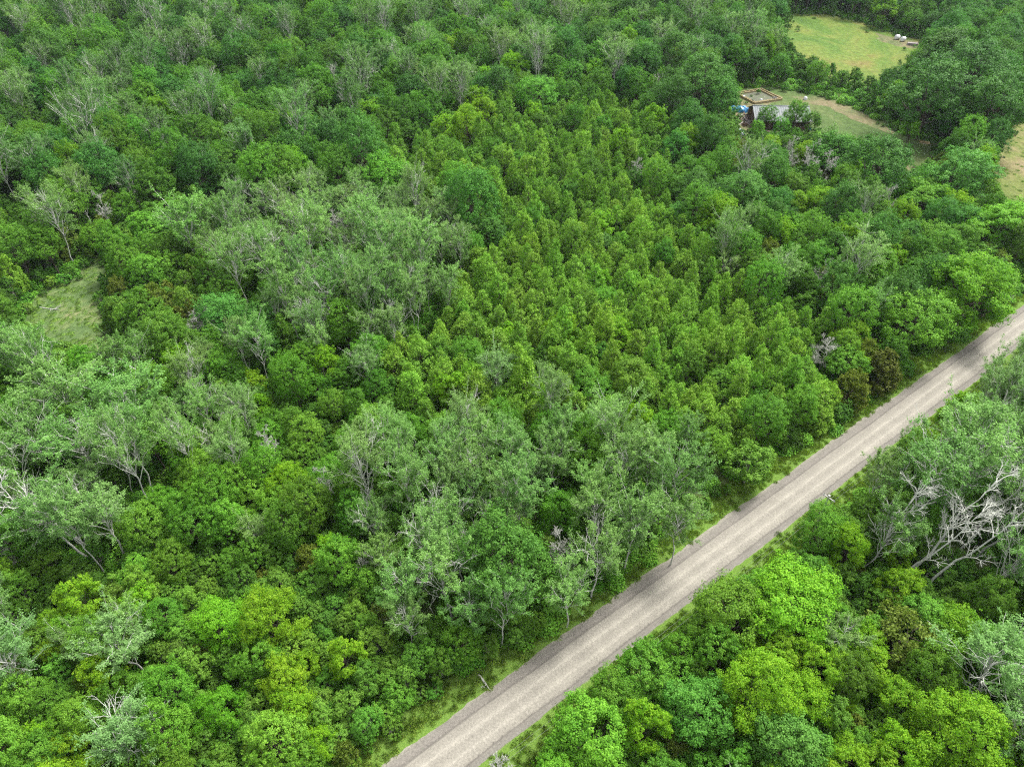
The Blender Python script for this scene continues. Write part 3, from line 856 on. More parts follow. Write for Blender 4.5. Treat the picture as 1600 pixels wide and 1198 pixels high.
H_(602, 280, 'maple_tree', 38, 1.0, 4, (0.55, 0.58, 0.5), label='big rounded green maple between poplars and cedars')
H_(710, 285, 'maple_tree', 28, 1.0, 0, (0.5, 0.55, 0.45), label='deep green maple at the rim of the cedar stand')
H_(840, 150, 'maple_tree', 32, 0.95, 4, (0.45, 0.5, 0.5), label='rounded blue-green maple above the cedar stand')
H_(290, 365, 'poplar_tree', 36, 1.0, 6, (0.50, 0.56, 0.42), label='light green poplar beside the pale poplar stand')
H_(345, 500, 'oak_tree', 40, 0.85, 3, (0.62, 0.60, 0.62), label='grey-green domed oak beside bleached dead limbs')
for px, py, rp, k in ((420, 405, 34, 5), (480, 375, 38, 3), (370, 420, 34, 1), (540, 440, 34, 3), (600, 400, 40, 0), (660, 400, 34, 4), (505, 475, 34, 5), (610, 470, 32, 6), (450, 460, 32, 4), (405, 545, 30, 0), (570, 355, 34, 6), (640, 455, 30, 3)):
    H_(px, py, 'poplar_tree', rp * 0.85, 1.1, k, (0.48, 0.53, 0.46), hint='in the pale poplar stand')
for px, py, rp, k in ((640, 770, 52, 0), (700, 720, 46, 1), (735, 745, 46, 3), (800, 720, 46, 0), (690, 820, 52, 5), (820, 790, 48, 4), (700, 910, 58, 5), (870, 730, 42, 6), (930, 800, 48, 0), (975, 745, 46, 3), (1050, 765, 54, 0), (930, 880, 54, 5), (985, 830, 50, 6), (890, 930, 46, 1), (600, 690, 42, 2), (1060, 830, 44, 1), (765, 700, 40, 6), (580, 825, 40, 5), (1020, 730, 40, 4), (640, 980, 38, 3)):
    H_(px, py, 'poplar_tree', rp * 0.74, 1.08, k, (0.47, 0.5, 0.45), hint='in the poplar row beside the road')
for px, py, rp, k, ln in ((30, 745, 54, 5, (-.15, .1)), (105, 800, 54, 5, (-.18, .12)), (110, 620, 52, 6, (0, 0)), (200, 640, 52, 0, (0, 0)), (130, 700, 50, 3, (0, 0)), (60, 690, 46, 1, (0, 0))):
    H_(px, py, 'poplar_tree', rp, 0.85, k, (0.44, 0.48, 0.42), ln, hint='below the grassy clearing')
for px, py, rp, k, lab in ((530, 355, 20, 2, 'gnarled bleached dead tree at the top of the poplar stand'), (312, 512, 26, 4, 'bleached dead limbs beside the grey-green oak'), (1290, 552, 24, 2, 'pale dead tree with fan of bare limbs at the wood edge'), (868, 862, 28, 3, 'forked dead tree beside the large dark oak'),
                           (566, 880, 16, 3, 'slim dead snag standing in the thicket'), (1470, 815, 44, 5, 'leaning bleached dead poplar across the road'), (1415, 805, 42, 6, 'tangled bleached dead limbs across the road'), (1505, 830, 40, 7, 'long leaning dead trunk across the road'), (1440, 840, 34, 7, 'straight bleached dead trunk beside the tangled limbs'), (1535, 800, 34, 5, 'bleached dead trunk above the long leaning one'), (22, 730, 34, 7, 'white leaning dead trunk below the grassy clearing'), (92, 790, 40, 5, 'white forked dead trunk leaning over the thicket'),
                           (525, 130, 16, 1, 'tall thin dead trunk in the far mixed wood'), (540, 155, 14, 3, 'slim pale dead trunk in the far mixed wood'), (1285, 270, 20, 1, 'bare grey stems below the shed'), (1265, 255, 20, 3, 'bare grey stem clump beside the lawn oak'), (1240, 245, 16, 1, 'thin bare stems in front of the shed'),
                           (995, 265, 14, 0, 'pale bare-limbed tree above the cedar stand'), (375, 180, 14, 0, 'brownish dead tree in the far mixed wood'), (270, 100, 14, 2, 'small grey dead tree in the far mixed wood')):
    H_(px, py, 'dead_tree', rp, 1.18 if k > 4 else 1.0, k, NEU, (0.38, -0.1) if px in (1470, 1505, 1440, 1535) else ((-0.4, -0.1) if px in (22, 92) else (0, 0)), lab)
for px, py, rp in ((1198, 182, 15), (1243, 180, 18), (1222, 198, 13), (1268, 190, 13), (1183, 202, 11)):
    H_(px, py, 'maple_tree', rp, 0.95, px % 6, (0.46, 0.52, 0.45), label='thin leafy maple right in front of the shed')

# the wood, filled in around them: nothing taller may grow up in front of a tree that stands out
HP = []
for t in TREES:
    if t['label']:
        a_, b_, c_ = P(t['x'], t['y'], KINDS[t['kind']][t['k']]['zc'] * t['sz'])
        HP.append((a_, b_, t['r'] * FPX / c_, t['y']))
HP = np.array(HP)


def crowds(x, y, h):
    qx, qy, _ = P(x, y, h * 0.8)
    return bool(np.any((np.hypot(HP[:, 0] - qx, HP[:, 1] - qy) < HP[:, 2] * 0.85) & (y < HP[:, 3])))


xs0, xs1, ys0, ys1 = -330, 330, 18, 470
hr_ = np.random.default_rng(11)
KN = list(KINDS)


KEEP = [np.array(q, float) for q in ([(1150, 138), (1215, 138), (1290, 150), (1345, 172), (1400, 202), (1455, 222), (1445, 262), (1418, 270), (1398, 228), (1330, 206), (1268, 206), (1160, 206)],
                                    [(1232, 24), (1345, 36), (1440, 66), (1420, 95), (1400, 110), (1330, 112), (1280, 88), (1238, 74)],
                                    [(42, 505), (62, 452), (118, 436), (148, 406), (174, 418), (160, 470), (170, 540), (80, 540)],
                                    [(1556, 236), (1600, 200), (1640, 200), (1640, 322), (1566, 316)])]


def hides(x, y, h, r):
    # too tall to stand here: its top would hide ground that the photo shows
    for f, sx in ((1.0, 0), (0.8, 0.6), (0.8, -0.6), (0.6, 0), (0.65, 1), (0.65, -1), (0.35, 0)):
        qx, qy, _ = P(x + sx * r * 0.9, y, h * f)
        if (qx > 1100 and qy < 340 or qx < 220 and 380 < qy < 580) and any(inside(q, qx, qy) for q in KEEP):
            return True
    return False


def blocked(x, y, r):
    d = road_dist(x, y)
    tt = (x - RC[0]) * RD[0] + (y - RC[1]) * RD[1]
    wide = 2.4 + 0.9 * math.sin(tt * 0.11 + 1) + 0.7 * math.sin(tt * 0.27) + 3.2 * math.exp(-((tt - 61) / 11) ** 2)
    if -3.45 - 4.0 - r * 0.5 < d < 3.55 + wide + r * 0.6:
        return True
    for poly, mg in ((MEADOW, 0.4), (YARD, 0.5), (SIDE, 0.4), (CLEARING, 0.5)):
        if inside(poly, x, y) or (r * mg > 0.6 and edge_dist(poly, x, y) < r * mg):
            return True
    return False


for big in (True, False):
    n_try = 26000 if big else 22000
    cx = hr_.uniform(xs0, xs1, n_try); cyy = hr_.uniform(0, 1, n_try) ** 0.8 * (ys1 - ys0) + ys0
    half = n_try // 2                                          # half the tries spread over the ground, half over the view
    gp = [G(a, b, 4.0)[0] for a, b in zip(hr_.uniform(-170, 1770, half), hr_.uniform(150, 1330, half))]
    cx[:half] = [q[0] for q in gp]; cyy[:half] = [q[1] for q in gp]
    for x, y in zip(cx, cyy):
        qx, qy, dep = P(x, y, 5.5)
        if not (-170 < qx < 1770 and -75 < qy < 1330):
            continue
        zz = zone_at(qx, qy)
        ks = list(zz['mix']); w = np.array([zz['mix'][q] for q in ks])
        kind = ks[int(np.searchsorted(np.cumsum(w / w.sum()), hr_.uniform()))]
        if not big and kind in ('oak_tree', 'poplar_tree', 'maple_tree'):
            kind = 'hawthorn_tree' if hr_.uniform() < 0.7 else 'shrub'
        if not big and zz['name'] == 'in the dense cedar stand' and hr_.uniform() < 0.7:
            continue
        s = hr_.uniform(*zz['size']) * (1.0 if big else 0.8)
        if kind in ('maple_tree', 'hawthorn_tree') and zz['name'] == 'in the dense cedar stand':
            s *= 0.8
        if kind == 'oak_tree':
            s *= 0.85
        k = int(hr_.integers(5 if kind == 'dead_tree' else len(KINDS[kind])))
        r = KINDS[kind][k]['R'] * s
        if blocked(x, y, r) or hides(x, y, KINDS[kind][k]['H'] * s, r) or not near_ok(x, y, r, zz['pack'] * 0.92 if big else 0.42):
            continue
        if crowds(x, y, KINDS[kind][k]['H'] * s):
            continue
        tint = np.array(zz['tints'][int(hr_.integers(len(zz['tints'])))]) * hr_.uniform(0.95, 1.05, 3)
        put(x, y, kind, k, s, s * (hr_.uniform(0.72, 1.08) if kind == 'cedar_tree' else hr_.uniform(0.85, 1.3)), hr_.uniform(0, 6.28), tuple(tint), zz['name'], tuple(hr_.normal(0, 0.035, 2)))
# shrubs along the edges of the road and the fields
for t in np.arange(-40, 330, 1.7):
    for side, u0, u1 in ((1, 6.0, 9.0), (-1, 7.6, 11.0)):
        u = side * hr_.uniform(u0, u1)
        x, y = RC + RD * (t + hr_.uniform(-1, 1)) + RN * u
        qx, qy, dep = P(x, y, 1)
        if -60 < qx < 1660 and -40 < qy < 1260 and near_ok(x, y, 0.9, 0.55):
            put(x, y, 'shrub', int(hr_.integers(3)), hr_.uniform(0.5, 0.95), hr_.uniform(0.5, 1.0), hr_.uniform(0, 6.28), tuple(np.array(NEU) * hr_.uniform(0.8, 1.15, 3)), 'on the roadside verge')
for poly, step, nm in ((MEADOW, 4.0, 'at the rim of the far meadow'), (YARD, 4.0, 'at the rim of the mown lawn'), (SIDE, 4.0, 'at the rim of the side meadow'), (CLEARING, 2.2, 'at the rim of the grassy clearing')):
    for i in range(0, len(poly), max(1, int(step / 2))):
        x, y = poly[i] + hr_.normal(0, 0.7, 2)
        qx, qy, _ = P(x, y, 1)
        if -40 < qx < 1640:
            put(x, y, 'shrub', int(hr_.integers(3)), hr_.uniform(0.6, 1.2), hr_.uniform(0.6, 1.2), hr_.uniform(0, 6.28), tuple(np.array(NEU) * hr_.uniform(0.85, 1.2, 3)), nm)

for poly, prob in ((MEADOW, 0.55), (YARD, 0.35), (SIDE, 0.7), (CLEARING, 0.4)):
    ctr = poly.mean(0)
    for q in poly:
        if hr_.uniform() < prob:
            x, y = q + (ctr - q) * abs(hr_.normal(0, 0.10)) + hr_.normal(0, 0.8, 2)
            if -40 < P(x, y, 1)[0] < 1640:
                sc_ = hr_.uniform(0.3, 0.8)
                put(x, y, 'shrub', int(hr_.integers(3)), sc_, sc_ * hr_.uniform(0.5, 1.0), hr_.uniform(0, 6.28), tuple(np.array(NEU) * hr_.uniform(0.85, 1.25, 3)), 'strayed into the open grass')

# ------------------------------------------------------------------ individuals and the mass behind them
CAT = dict(maple_tree='maple', oak_tree='oak', ash_tree='ash', cedar_tree='cedar', juniper_tree='juniper', poplar_tree='poplar', dead_tree='dead tree', hawthorn_tree='hawthorn', shrub='shrub')
GROUP = {k: v + ' of the wood' for k, v in CAT.items()}
LOOK = dict(maple_tree=('mid green', 'cool green', 'yellowish green'), oak_tree=('dark green', 'cool dark green', 'dull green'), ash_tree=('lime', 'bright green', 'golden'), cedar_tree=('olive green', 'fresh green', 'yellowish olive'),
            juniper_tree=('olive-brown', 'dark olive', 'rusty olive'), poplar_tree=('grey-green', 'cool grey-green', 'olive-grey'), dead_tree=('bare grey', 'bleached', 'leafless'), hawthorn_tree=('bushy green', 'dense green', 'yellowish green'), shrub=('low green', 'leafy', 'pale green'))
FORM = dict(maple_tree=('rounded', 'broad', 'narrow', 'tall', 'wide lumpy', 'upright'), oak_tree=('domed', 'spreading', 'lumpy', 'tall domed'), ash_tree=('loose', 'broad', 'slim', 'wide', 'lumpy'), cedar_tree=('pointed', 'plump', 'sharp', 'blunt', 'tall pointed', 'many-tipped'),
            juniper_tree=('rounded', 'blunt', 'narrow'), poplar_tree=('airy', 'half bare', 'feathery', 'bare-limbed', 'tall', 'much bleached', 'full'), dead_tree=('spiky', 'upright', 'spreading', 'slim', 'crooked', 'heavy', 'wide heavy', 'tall heavy'), hawthorn_tree=('domed', 'low', 'tall', 'tight', 'lumpy'), shrub=('rounded', 'flat', 'upright'))
LANDMARKS = [((1181, 185), 'near the shed'), ((1290, 795), 'near the utility pole'), ((110, 480), 'close to the grassy clearing'), ((788, 872), 'close to the large dark oak'), ((1412, 1000), 'close to the big olive juniper'), ((710, 612), 'close to the vivid yellow-green ash'),
             ((540, 1030), 'close to the vivid yellow ash'), ((350, 975), 'close to the bright lime ash'), ((200, 1012), 'close to the silvery spreading poplar'), ((1520, 452), 'close to the wide roadside ash'), ((1423, 205), 'close to the young lawn ash'), ((1405, 62), 'close to the white bales'),
             ((602, 280), 'close to the big rounded maple'), ((962, 525), 'close to the round lime ash'), ((345, 500), 'close to the grey-green domed oak'), ((1185, 1080), 'close to the golden-topped ash'), ((530, 355), 'close to the gnarled dead tree'), ((462, 262), 'close to the tall lime ash'), ((765, 365), 'close to the dark oak amid cedars'), ((1160, 310), 'close to the spreading dark oak'), ((790, 525), 'close to the small lime ash'),
             ((935, 435), 'close to the upper small lime ash'), ((710, 285), 'close to the deep green maple'), ((840, 150), 'close to the blue-green maple'), ((995, 265), 'close to the pale bare-limbed tree'), ((1172, 725), 'close to the pale green hawthorn'), ((1350, 595), 'close to the roadside junipers'),
             ((575, 182), 'close to the far yellow-green ash'), ((1100, 130), 'close to the big dark oaks'), ((1372, 262), 'close to the wide lawn oak'), ((105, 800), 'close to the bleached leaning poplars'), ((345, 1110), 'close to the rounded lime-green ash'), ((1290, 552), 'close to the pale dead roadside tree'),
             ((20, 1040), 'close to the silvery rim poplar'), ((170, 1160), 'close to the broken-limbed poplar'), ((1500, 1150), 'close to the broad lime ash'), ((925, 1150), 'close to the copse-tip maple')]
for t in TREES:
    qx, qy, dep = P(t['x'], t['y'], t['h'] * 0.6)
    t['px'], t['py'], t['rp'] = qx, qy, t['r'] * FPX / dep
    t['view'] = -t['rp'] * 0.6 < qx < 1600 + t['rp'] * 0.6 and -t['rp'] * 0.7 < qy < 1198 + t['rp'] * 0.9
LM = [(G(*q, 4)[0][:2], s) for q, s in LANDMARKS]


def label_of(t):
    if t['label']:
        return t['label']
    k = t['kind']
    c = t['tint']
    look = LOOK[k][0 if abs(c[0] - c[1]) < 0.035 else (1 if c[1] > c[0] else 2)]
    size = 'small ' if t['r'] < KINDS[k][t['k']]['R'] * 0.8 else ('large ' if t['r'] > KINDS[k][t['k']]['R'] * 1.02 else '')
    q_ = t['sz'] / t['sxy'] * (1.25 if k == 'cedar_tree' else 0.95)
    size += 'stretched ' if q_ > 1.1 else ('squat ' if q_ < 0.93 else '')
    best = min(LM, key=lambda q: (q[0][0] - t['x']) ** 2 + (q[0][1] - t['y']) ** 2)
    where = t['hint'] or 'in the wood'
    if math.hypot(best[0][0] - t['x'], best[0][1] - t['y']) < 24:
        where = best[1]
    elif k != 'shrub' and 0 < abs(road_dist(t['x'], t['y'])) < 11:
        where = 'beside the gravel road'
    out_ = f"{size}{look} {CAT[k]} with {FORM[k][t['k']]} {'branches' if k == 'dead_tree' else 'crown'} {where}"
    while len(out_.replace('-', ' ').split()) > 16:
        out_ = out_.split(' ', 1)[1]
    return out_


def make_thing(t):
    pr = KINDS[t['kind']][t['k']]
    e = bpy.data.objects.new(t['kind'], None)
    COL.objects.link(e)
    e.empty_display_size = 0.5
    e.location = (t['x'], t['y'], 0)
    e.rotation_euler = (t['lean'][1], t['lean'][0], t['rot'])
    e.scale = (t['sxy'], t['sxy'], t['sz'])
    tag(e, label_of(t), CAT[t['kind']], GROUP[t['kind']])
    for nm in ('trunk', 'crown'):
        if pr[nm] is not None:
            o = bpy.data.objects.new('branches' if t['kind'] == 'dead_tree' and nm == 'crown' else ('foliage' if t['kind'] == 'shrub' and nm == 'crown' else nm), pr[nm])
            COL.objects.link(o)
            o.parent = e
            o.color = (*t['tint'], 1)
    return e


mass = []
for kind in KN:
    mine = [t for t in TREES if t['kind'] == kind]
    mine.sort(key=lambda t: -(1e6 if t.get('hero') else 0) - (t['rp'] if t['view'] else -1))
    for i, t in enumerate(mine):
        if t['view'] and i < 298:
            make_thing(t)
        else:
            mass.append(t)


# ---- instanced masses (nobody could count these): geometry nodes on points
def scatter(name, pts, rot, scl, idx, pools, kind='stuff', tint=(0.5, 0.5, 0.5)):
    """One stuff object: points that carry instances of the meshes in each pool (a pool = list of (mesh, tint))."""
    me = bpy.data.meshes.new(name)
    n = len(pts)
    me.vertices.add(n); me.vertices.foreach_set('co', np.asarray(pts, np.float32).ravel())
    for an, ty, val, key in (('rot', 'FLOAT_VECTOR', rot, 'vector'), ('scl', 'FLOAT_VECTOR', scl, 'vector'), ('idx', 'INT', idx, 'value')):
        a = me.attributes.new(an, ty, 'POINT')
        a.data.foreach_set(key, np.asarray(val, np.int32 if ty == 'INT' else np.float32).ravel())
    me.update()
    o = link(name, me)
    o['kind'] = kind
    o.color = (*tint, 1)
    ng = bpy.data.node_groups.new(name + '_nodes', 'GeometryNodeTree')
    ng.interface.new_socket('Geometry', in_out='INPUT', socket_type='NodeSocketGeometry')
    ng.interface.new_socket('Geometry', in_out='OUTPUT', socket_type='NodeSocketGeometry')
    gi, go = ng.nodes.new('NodeGroupInput'), ng.nodes.new('NodeGroupOutput')

    def attr(nm, ty):
        q = ng.nodes.new('GeometryNodeInputNamedAttribute')
        q.data_type = ty
        q.inputs['Name'].default_value = nm
        return next(s for s in q.outputs if s.enabled and s.name == 'Attribute')
    ar, asc, ai = attr('rot', 'FLOAT_VECTOR'), attr('scl', 'FLOAT_VECTOR'), attr('idx', 'INT')
    e2r = ng.nodes.new('FunctionNodeEulerToRotation')
    ng.links.new(ar, e2r.inputs[0])
    jn = ng.nodes.new('GeometryNodeJoinGeometry')
    for pi, pool in enumerate(pools):
        c = bpy.data.collections.new(f'{name}_pool_{pi}')
        for i, (m_, tint) in enumerate(pool):
            b = bpy.data.objects.new(f'{name}_{pi}_{i:03d}', m_)
            b.color = (*tint, 1)
            c.objects.link(b)
        ci = ng.nodes.new('GeometryNodeCollectionInfo')
        ci.inputs['Collection'].default_value = c
        ci.inputs['Separate Children'].default_value = True
        ci.inputs['Reset Children'].default_value = True
        ip = ng.nodes.new('GeometryNodeInstanceOnPoints')
        ip.inputs['Pick Instance'].default_value = True
        ng.links.new(gi.outputs[0], ip.inputs['Points'])
        ng.links.new(ci.outputs[0], ip.inputs['Instance'])
        ng.links.new(ai, ip.inputs['Instance Index'])
        ng.links.new(e2r.outputs[0], ip.inputs['Rotation'])
        ng.links.new(asc, ip.inputs['Scale'])
        ng.links.new(ip.outputs[0], jn.inputs[0])
    ng.links.new(jn.outputs[0], go.inputs[0])
    md = o.modifiers.new('scatter', 'NODES')
    md.node_group = ng
    return o


order = [(k, i) for k in KN for i in range(len(KINDS[k]))]
pos_of = {q: n for n, q in enumerate(order)}
EMPTY_ME = bpy.data.meshes.new('nothing')
if mass:
    scatter('far_forest', [(t['x'], t['y'], 0) for t in mass], [(0, 0, t['rot']) for t in mass], [(t['sxy'], t['sxy'], t['sz']) for t in mass], [pos_of[(t['kind'], t['k'])] for t in mass],
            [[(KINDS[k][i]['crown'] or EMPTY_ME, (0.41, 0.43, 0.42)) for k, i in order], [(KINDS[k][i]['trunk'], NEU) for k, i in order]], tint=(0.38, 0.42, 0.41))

# undergrowth between the trees
def low_clump(seed, R, H, n, leaf):
    r = np.random.default_rng(seed)
    d = rnd_dir(r, n); d[:, 2] = np.abs(d[:, 2])
    C = d * np.array([R, R, H]) * r.uniform(0.35, 1, (n, 1)) ** 0.5
    L = leaf * r.uniform(0.6, 1.3, n)
    V, F = leaves(C, d * 0.5 + UP * 0.6 + r.normal(0, 0.5, (n, 3)), r.normal(0, 1, (n, 3)), L, L * 0.7)
    return quad_mesh('weed_clump', V, F, [M['weed']], tone=r.uniform(0, 1, n))


def grass_tuft(seed, R, H, n):
    r = np.random.default_rng(seed)
    a_ = r.uniform(0, 6.28, n); q = R * np.sqrt(r.uniform(0, 1, n))
    B = np.stack([q * np.cos(a_), q * np.sin(a_), 0 * q], 1)
    lean = r.normal(0, 0.45, (n, 2)) + np.array([0.25, 0.1])
    Ud = nrm(np.concatenate([lean, np.ones((n, 1))], 1))
    L = H * r.uniform(0.5, 1.3, n)
    V, F = leaves(B + Ud * L[:, None] * 0.45, np.stack([np.cos(a_), np.sin(a_), 0.3 + 0 * q], 1), Ud, L, 0.07 * np.ones(n), 0.0)
    return quad_mesh('grass_tuft', V, F, [M['grass']], tone=r.uniform(0, 1, n))


weeds = [low_clump(1, 1.1, 0.9, 420, 0.22), low_clump(2, 0.9, 1.3, 420, 0.20), low_clump(3, 1.3, 0.7, 460, 0.24)]
ur = np.random.default_rng(5)
pts = []
for x, y in zip(ur.uniform(-270, 290, 60000), ur.uniform(24, 440, 60000)):
    qx, qy, dep = P(x, y, 0.5)
    if -60 < qx < 1660 and -40 < qy < 1270 and not blocked(x, y, 0.2):
        pts.append((x, y, 0))
n = len(pts)
sc = ur.uniform(0.9, 1.9, (n, 1))
scatter('undergrowth', pts, np.stack([0 * sc[:, 0], 0 * sc[:, 0], ur.uniform(0, 6.28, n)], 1), np.repeat(sc, 3, 1), ur.integers(0, 6, n), [[(weeds[i % 3], ((0.5, 0.5, 0.5), (0.38, 0.42, 0.4))[i // 3]) for i in range(6)]], tint=(0.62, 0.66, 0.6))

tufts = [grass_tuft(11, 0.55, 0.45, 90), grass_tuft(12, 0.6, 0.32, 90), grass_tuft(13, 0.5, 0.6, 80)]
pts, ix = [], []
for t in np.arange(-30, 330, 0.22):
    for side in (1, -1):
        for _ in range(2):
            u = side * (3.5 + abs(ur.normal(0, 1.0)) + ur.uniform(0, 3.6))
            x, y = RC + RD * (t + ur.uniform(-.2, .2)) + RN * u
            qx, qy, _d = P(x, y, 0)
            if -30 < qx < 1630 and -30 < qy < 1230:
                zq = np.interp(abs(u), [3.4, 3.9, 4.8, 6], [0.12, 0.10, 0.03, 0.02])
                pts.append((x, y, zq)); ix.append(int(ur.integers(0, 6)))
n = len(pts)
sc = ur.uniform(0.6, 1.3, (n, 1))
TG = ((0.5, 0.5, 0.5), (0.42, 0.5, 0.4))
scatter('verge_grass', pts, np.stack([0 * sc[:, 0], 0 * sc[:, 0], ur.uniform(0, 6.28, n)], 1), np.repeat(sc, 3, 1), ix, [[(tufts[i % 3], TG[i // 3]) for i in range(6)]], tint=(0.75, 0.80, 0.6))
pts = []
for poly, dens in ((CLEARING, 0.7), (SIDE, 0.08)):
    lo, hi = poly.min(0), poly.max(0)
    m_ = int((hi - lo).prod() * dens)
    for x, y in zip(ur.uniform(lo[0], hi[0], m_), ur.uniform(lo[1], hi[1], m_)):
        if inside(poly, x, y):
            pts.append((x, y, 0.02))
n = len(pts)
sc = ur.uniform(0.6, 1.2, (n, 1))
scatter('meadow_grass', pts, np.stack([0 * sc[:, 0], 0 * sc[:, 0], ur.uniform(0, 6.28, n)], 1), sc * np.array([[1.2, 1.2, 0.5]]), ur.integers(0, 6, n), [[(tufts[i % 3], ((0.80, 0.80, 0.70), (0.62, 0.66, 0.55))[i // 3]) for i in range(6)]], tint=(0.62, 0.74, 0.6))


# ------------------------------------------------------------------ the yard, the pole line and other small things
def box_verts(x0, x1, y0, y1, z0, z1):
    V = [(x0, y0, z0), (x1, y0, z0), (x1, y1, z0), (x0, y1, z0), (x0, y0, z1), (x1, y0, z1), (x1, y1, z1), (x0, y1, z1)]
    F = [(0, 3, 2, 1), (4, 5, 6, 7), (0, 1, 5, 4), (1, 2, 6, 5), (2, 3, 7, 6), (3, 0, 4, 7)]
    return V, F


def box(name, b, mat, parent=None, loc=None, rot=None):
    V, F = box_verts(*b)
    return link(name, py_mesh(name, V, F, [mat]), parent, loc, rot)


def empty(name, loc, rz=0.0):
    return link(name, None, None, loc, (0, 0, rz))


M['lumber'] = rough_mat('new_lumber', [(0.3, (0.20, 0.155, 0.075)), (0.7, (0.30, 0.245, 0.13))], 3)
M['oldwood'] = rough_mat('weathered_boards', [(0.3, (0.105, 0.075, 0.056)), (0.7, (0.203, 0.158, 0.128))], 4)
M['greywood'] = rough_mat('grey_scrap_wood', [(0.3, (0.140, 0.119, 0.119)), (0.7, (0.294, 0.259, 0.252))], 3)
M['siding'] = rough_mat('brown_siding', [(0.3, (0.085, 0.055, 0.040)), (0.7, (0.17, 0.105, 0.075))], 2)
M['metal'] = rough_mat('pale_metal_roof', [(0.3, (0.075, 0.090, 0.092)), (0.55, (0.115, 0.130, 0.130)), (0.75, (0.105, 0.085, 0.07))], 0.5, rough=0.6, spec=0.3)
M['dark'] = rough_mat('dark_opening', [(0.3, (0.02, 0.018, 0.016)), (0.7, (0.04, 0.034, 0.03))], 1)
M['bluetarp'] = rough_mat('blue_tarp', [(0.3, (0.014, 0.119, 0.294)), (0.6, (0.035, 0.210, 0.406)), (0.8, (0.210, 0.364, 0.462))], 1.2, rough=0.4, spec=0.5)
M['greytarp'] = rough_mat('pale_tarp', [(0.3, (0.182, 0.260, 0.286)), (0.7, (0.358, 0.403, 0.410))], 1.2, rough=0.4, spec=0.5)
M['wrap'] = rough_mat('white_wrap', [(0.3, (0.528, 0.528, 0.536)), (0.7, (0.640, 0.640, 0.640))], 1.5, rough=0.35, spec=0.5)
M['concrete'] = rough_mat('pale_concrete', [(0.3, (0.228, 0.216, 0.192)), (0.7, (0.348, 0.330, 0.300))], 3)
M['orange'] = rough_mat('orange_plastic', [(0.3, (0.55, 0.13, 0.03)), (0.7, (0.65, 0.18, 0.05))], 3)
M['pole'] = rough_mat('silvered_pole', [(0.3, (0.210, 0.210, 0.189)), (0.7, (0.322, 0.322, 0.294))], 3)
M['wire'] = rough_mat('wire_sheath', [(0.3, (0.168, 0.176, 0.160)), (0.7, (0.200, 0.208, 0.192))], 1)

# shed
sh = empty('shed', (92.5, 243.0, 0.02), math.radians(-2))
tag(sh, 'long brown shed with pale metal roof beside the timber foundation frame', 'shed')
HW, DP, EV, RG = 9.2, 12.0, 3.1, 5.8
box('wall', (-HW, HW, 0.0, 0.15, 0, EV), M['siding'], sh)
box('wall', (-HW, HW, DP - 0.15, DP, 0, EV), M['siding'], sh)
for sx in (-1, 1):
    x0, x1 = sorted((sx * HW, sx * (HW - 0.15)))
    V = [(x0, 0.16, 0), (x1, 0.16, 0), (x1, DP - 0.16, 0), (x0, DP - 0.16, 0), (x0, 0.16, EV), (x1, 0.16, EV), (x1, DP - 0.16, EV), (x0, DP - 0.16, EV), (x0, DP / 2, RG - 0.1), (x1, DP / 2, RG - 0.1)]
    link('gable_wall', py_mesh('gable_wall', V, [(0, 1, 5, 4), (2, 3, 7, 6), (1, 2, 6, 9, 5), (3, 0, 4, 8, 7), (4, 5, 9, 8), (6, 7, 8, 9), (0, 3, 2, 1)], [M['siding']]), sh)
for y0, y1, z0_, z1_ in ((-0.7, DP / 2, EV - 0.28, RG), (DP + 0.7, DP / 2, EV - 0.28, RG)):
    V, F, k = [], [], 0
    xs = np.linspace(-HW - 0.5, HW + 0.5, 98)
    for i, x in enumerate(xs):                                       # ribbed sheet metal
        rb = 0.06 if i % 4 == 0 else 0.0
        V += [(x, y0, z0_ + rb + 0.05), (x, y1, z1_ + rb + 0.05), (x, y0, z0_), (x, y1, z1_)]
    for i in range(len(xs) - 1):
        a, b = 4 * i, 4 * i + 4
        F += [(a, b, b + 1, a + 1), (a + 2, a + 3, b + 3, b + 2), (a, a + 2, b + 2, b)]
    link('roof_slope', py_mesh('roof_slope', V, F, [M['metal']]), sh)
box('ridge_cap', (-HW - 0.52, HW + 0.52, DP / 2 - 0.22, DP / 2 + 0.22, RG + 0.04, RG + 0.16), M['metal'], sh)
dr = box('door', (-3.4, 0.2, -0.05, -0.005, 0.05, 2.6), M['dark'], sh)
box('door_frame', (-3.6, 0.4, -0.10, -0.06, 2.6, 2.8), M['oldwood'], dr)
for x in (-7.2, 2.4, 6.2):
    w = box('window', (x, x + 1.5, -0.04, -0.004, 1.1, 2.2), M['dark'], sh)
    box('frame', (x - 0.1, x + 1.6, -0.08, -0.045, 2.2, 2.32), M['concrete'], w)
    box('sill', (x - 0.1, x + 1.6, -0.12, -0.045, 0.98, 1.1), M['concrete'], w)

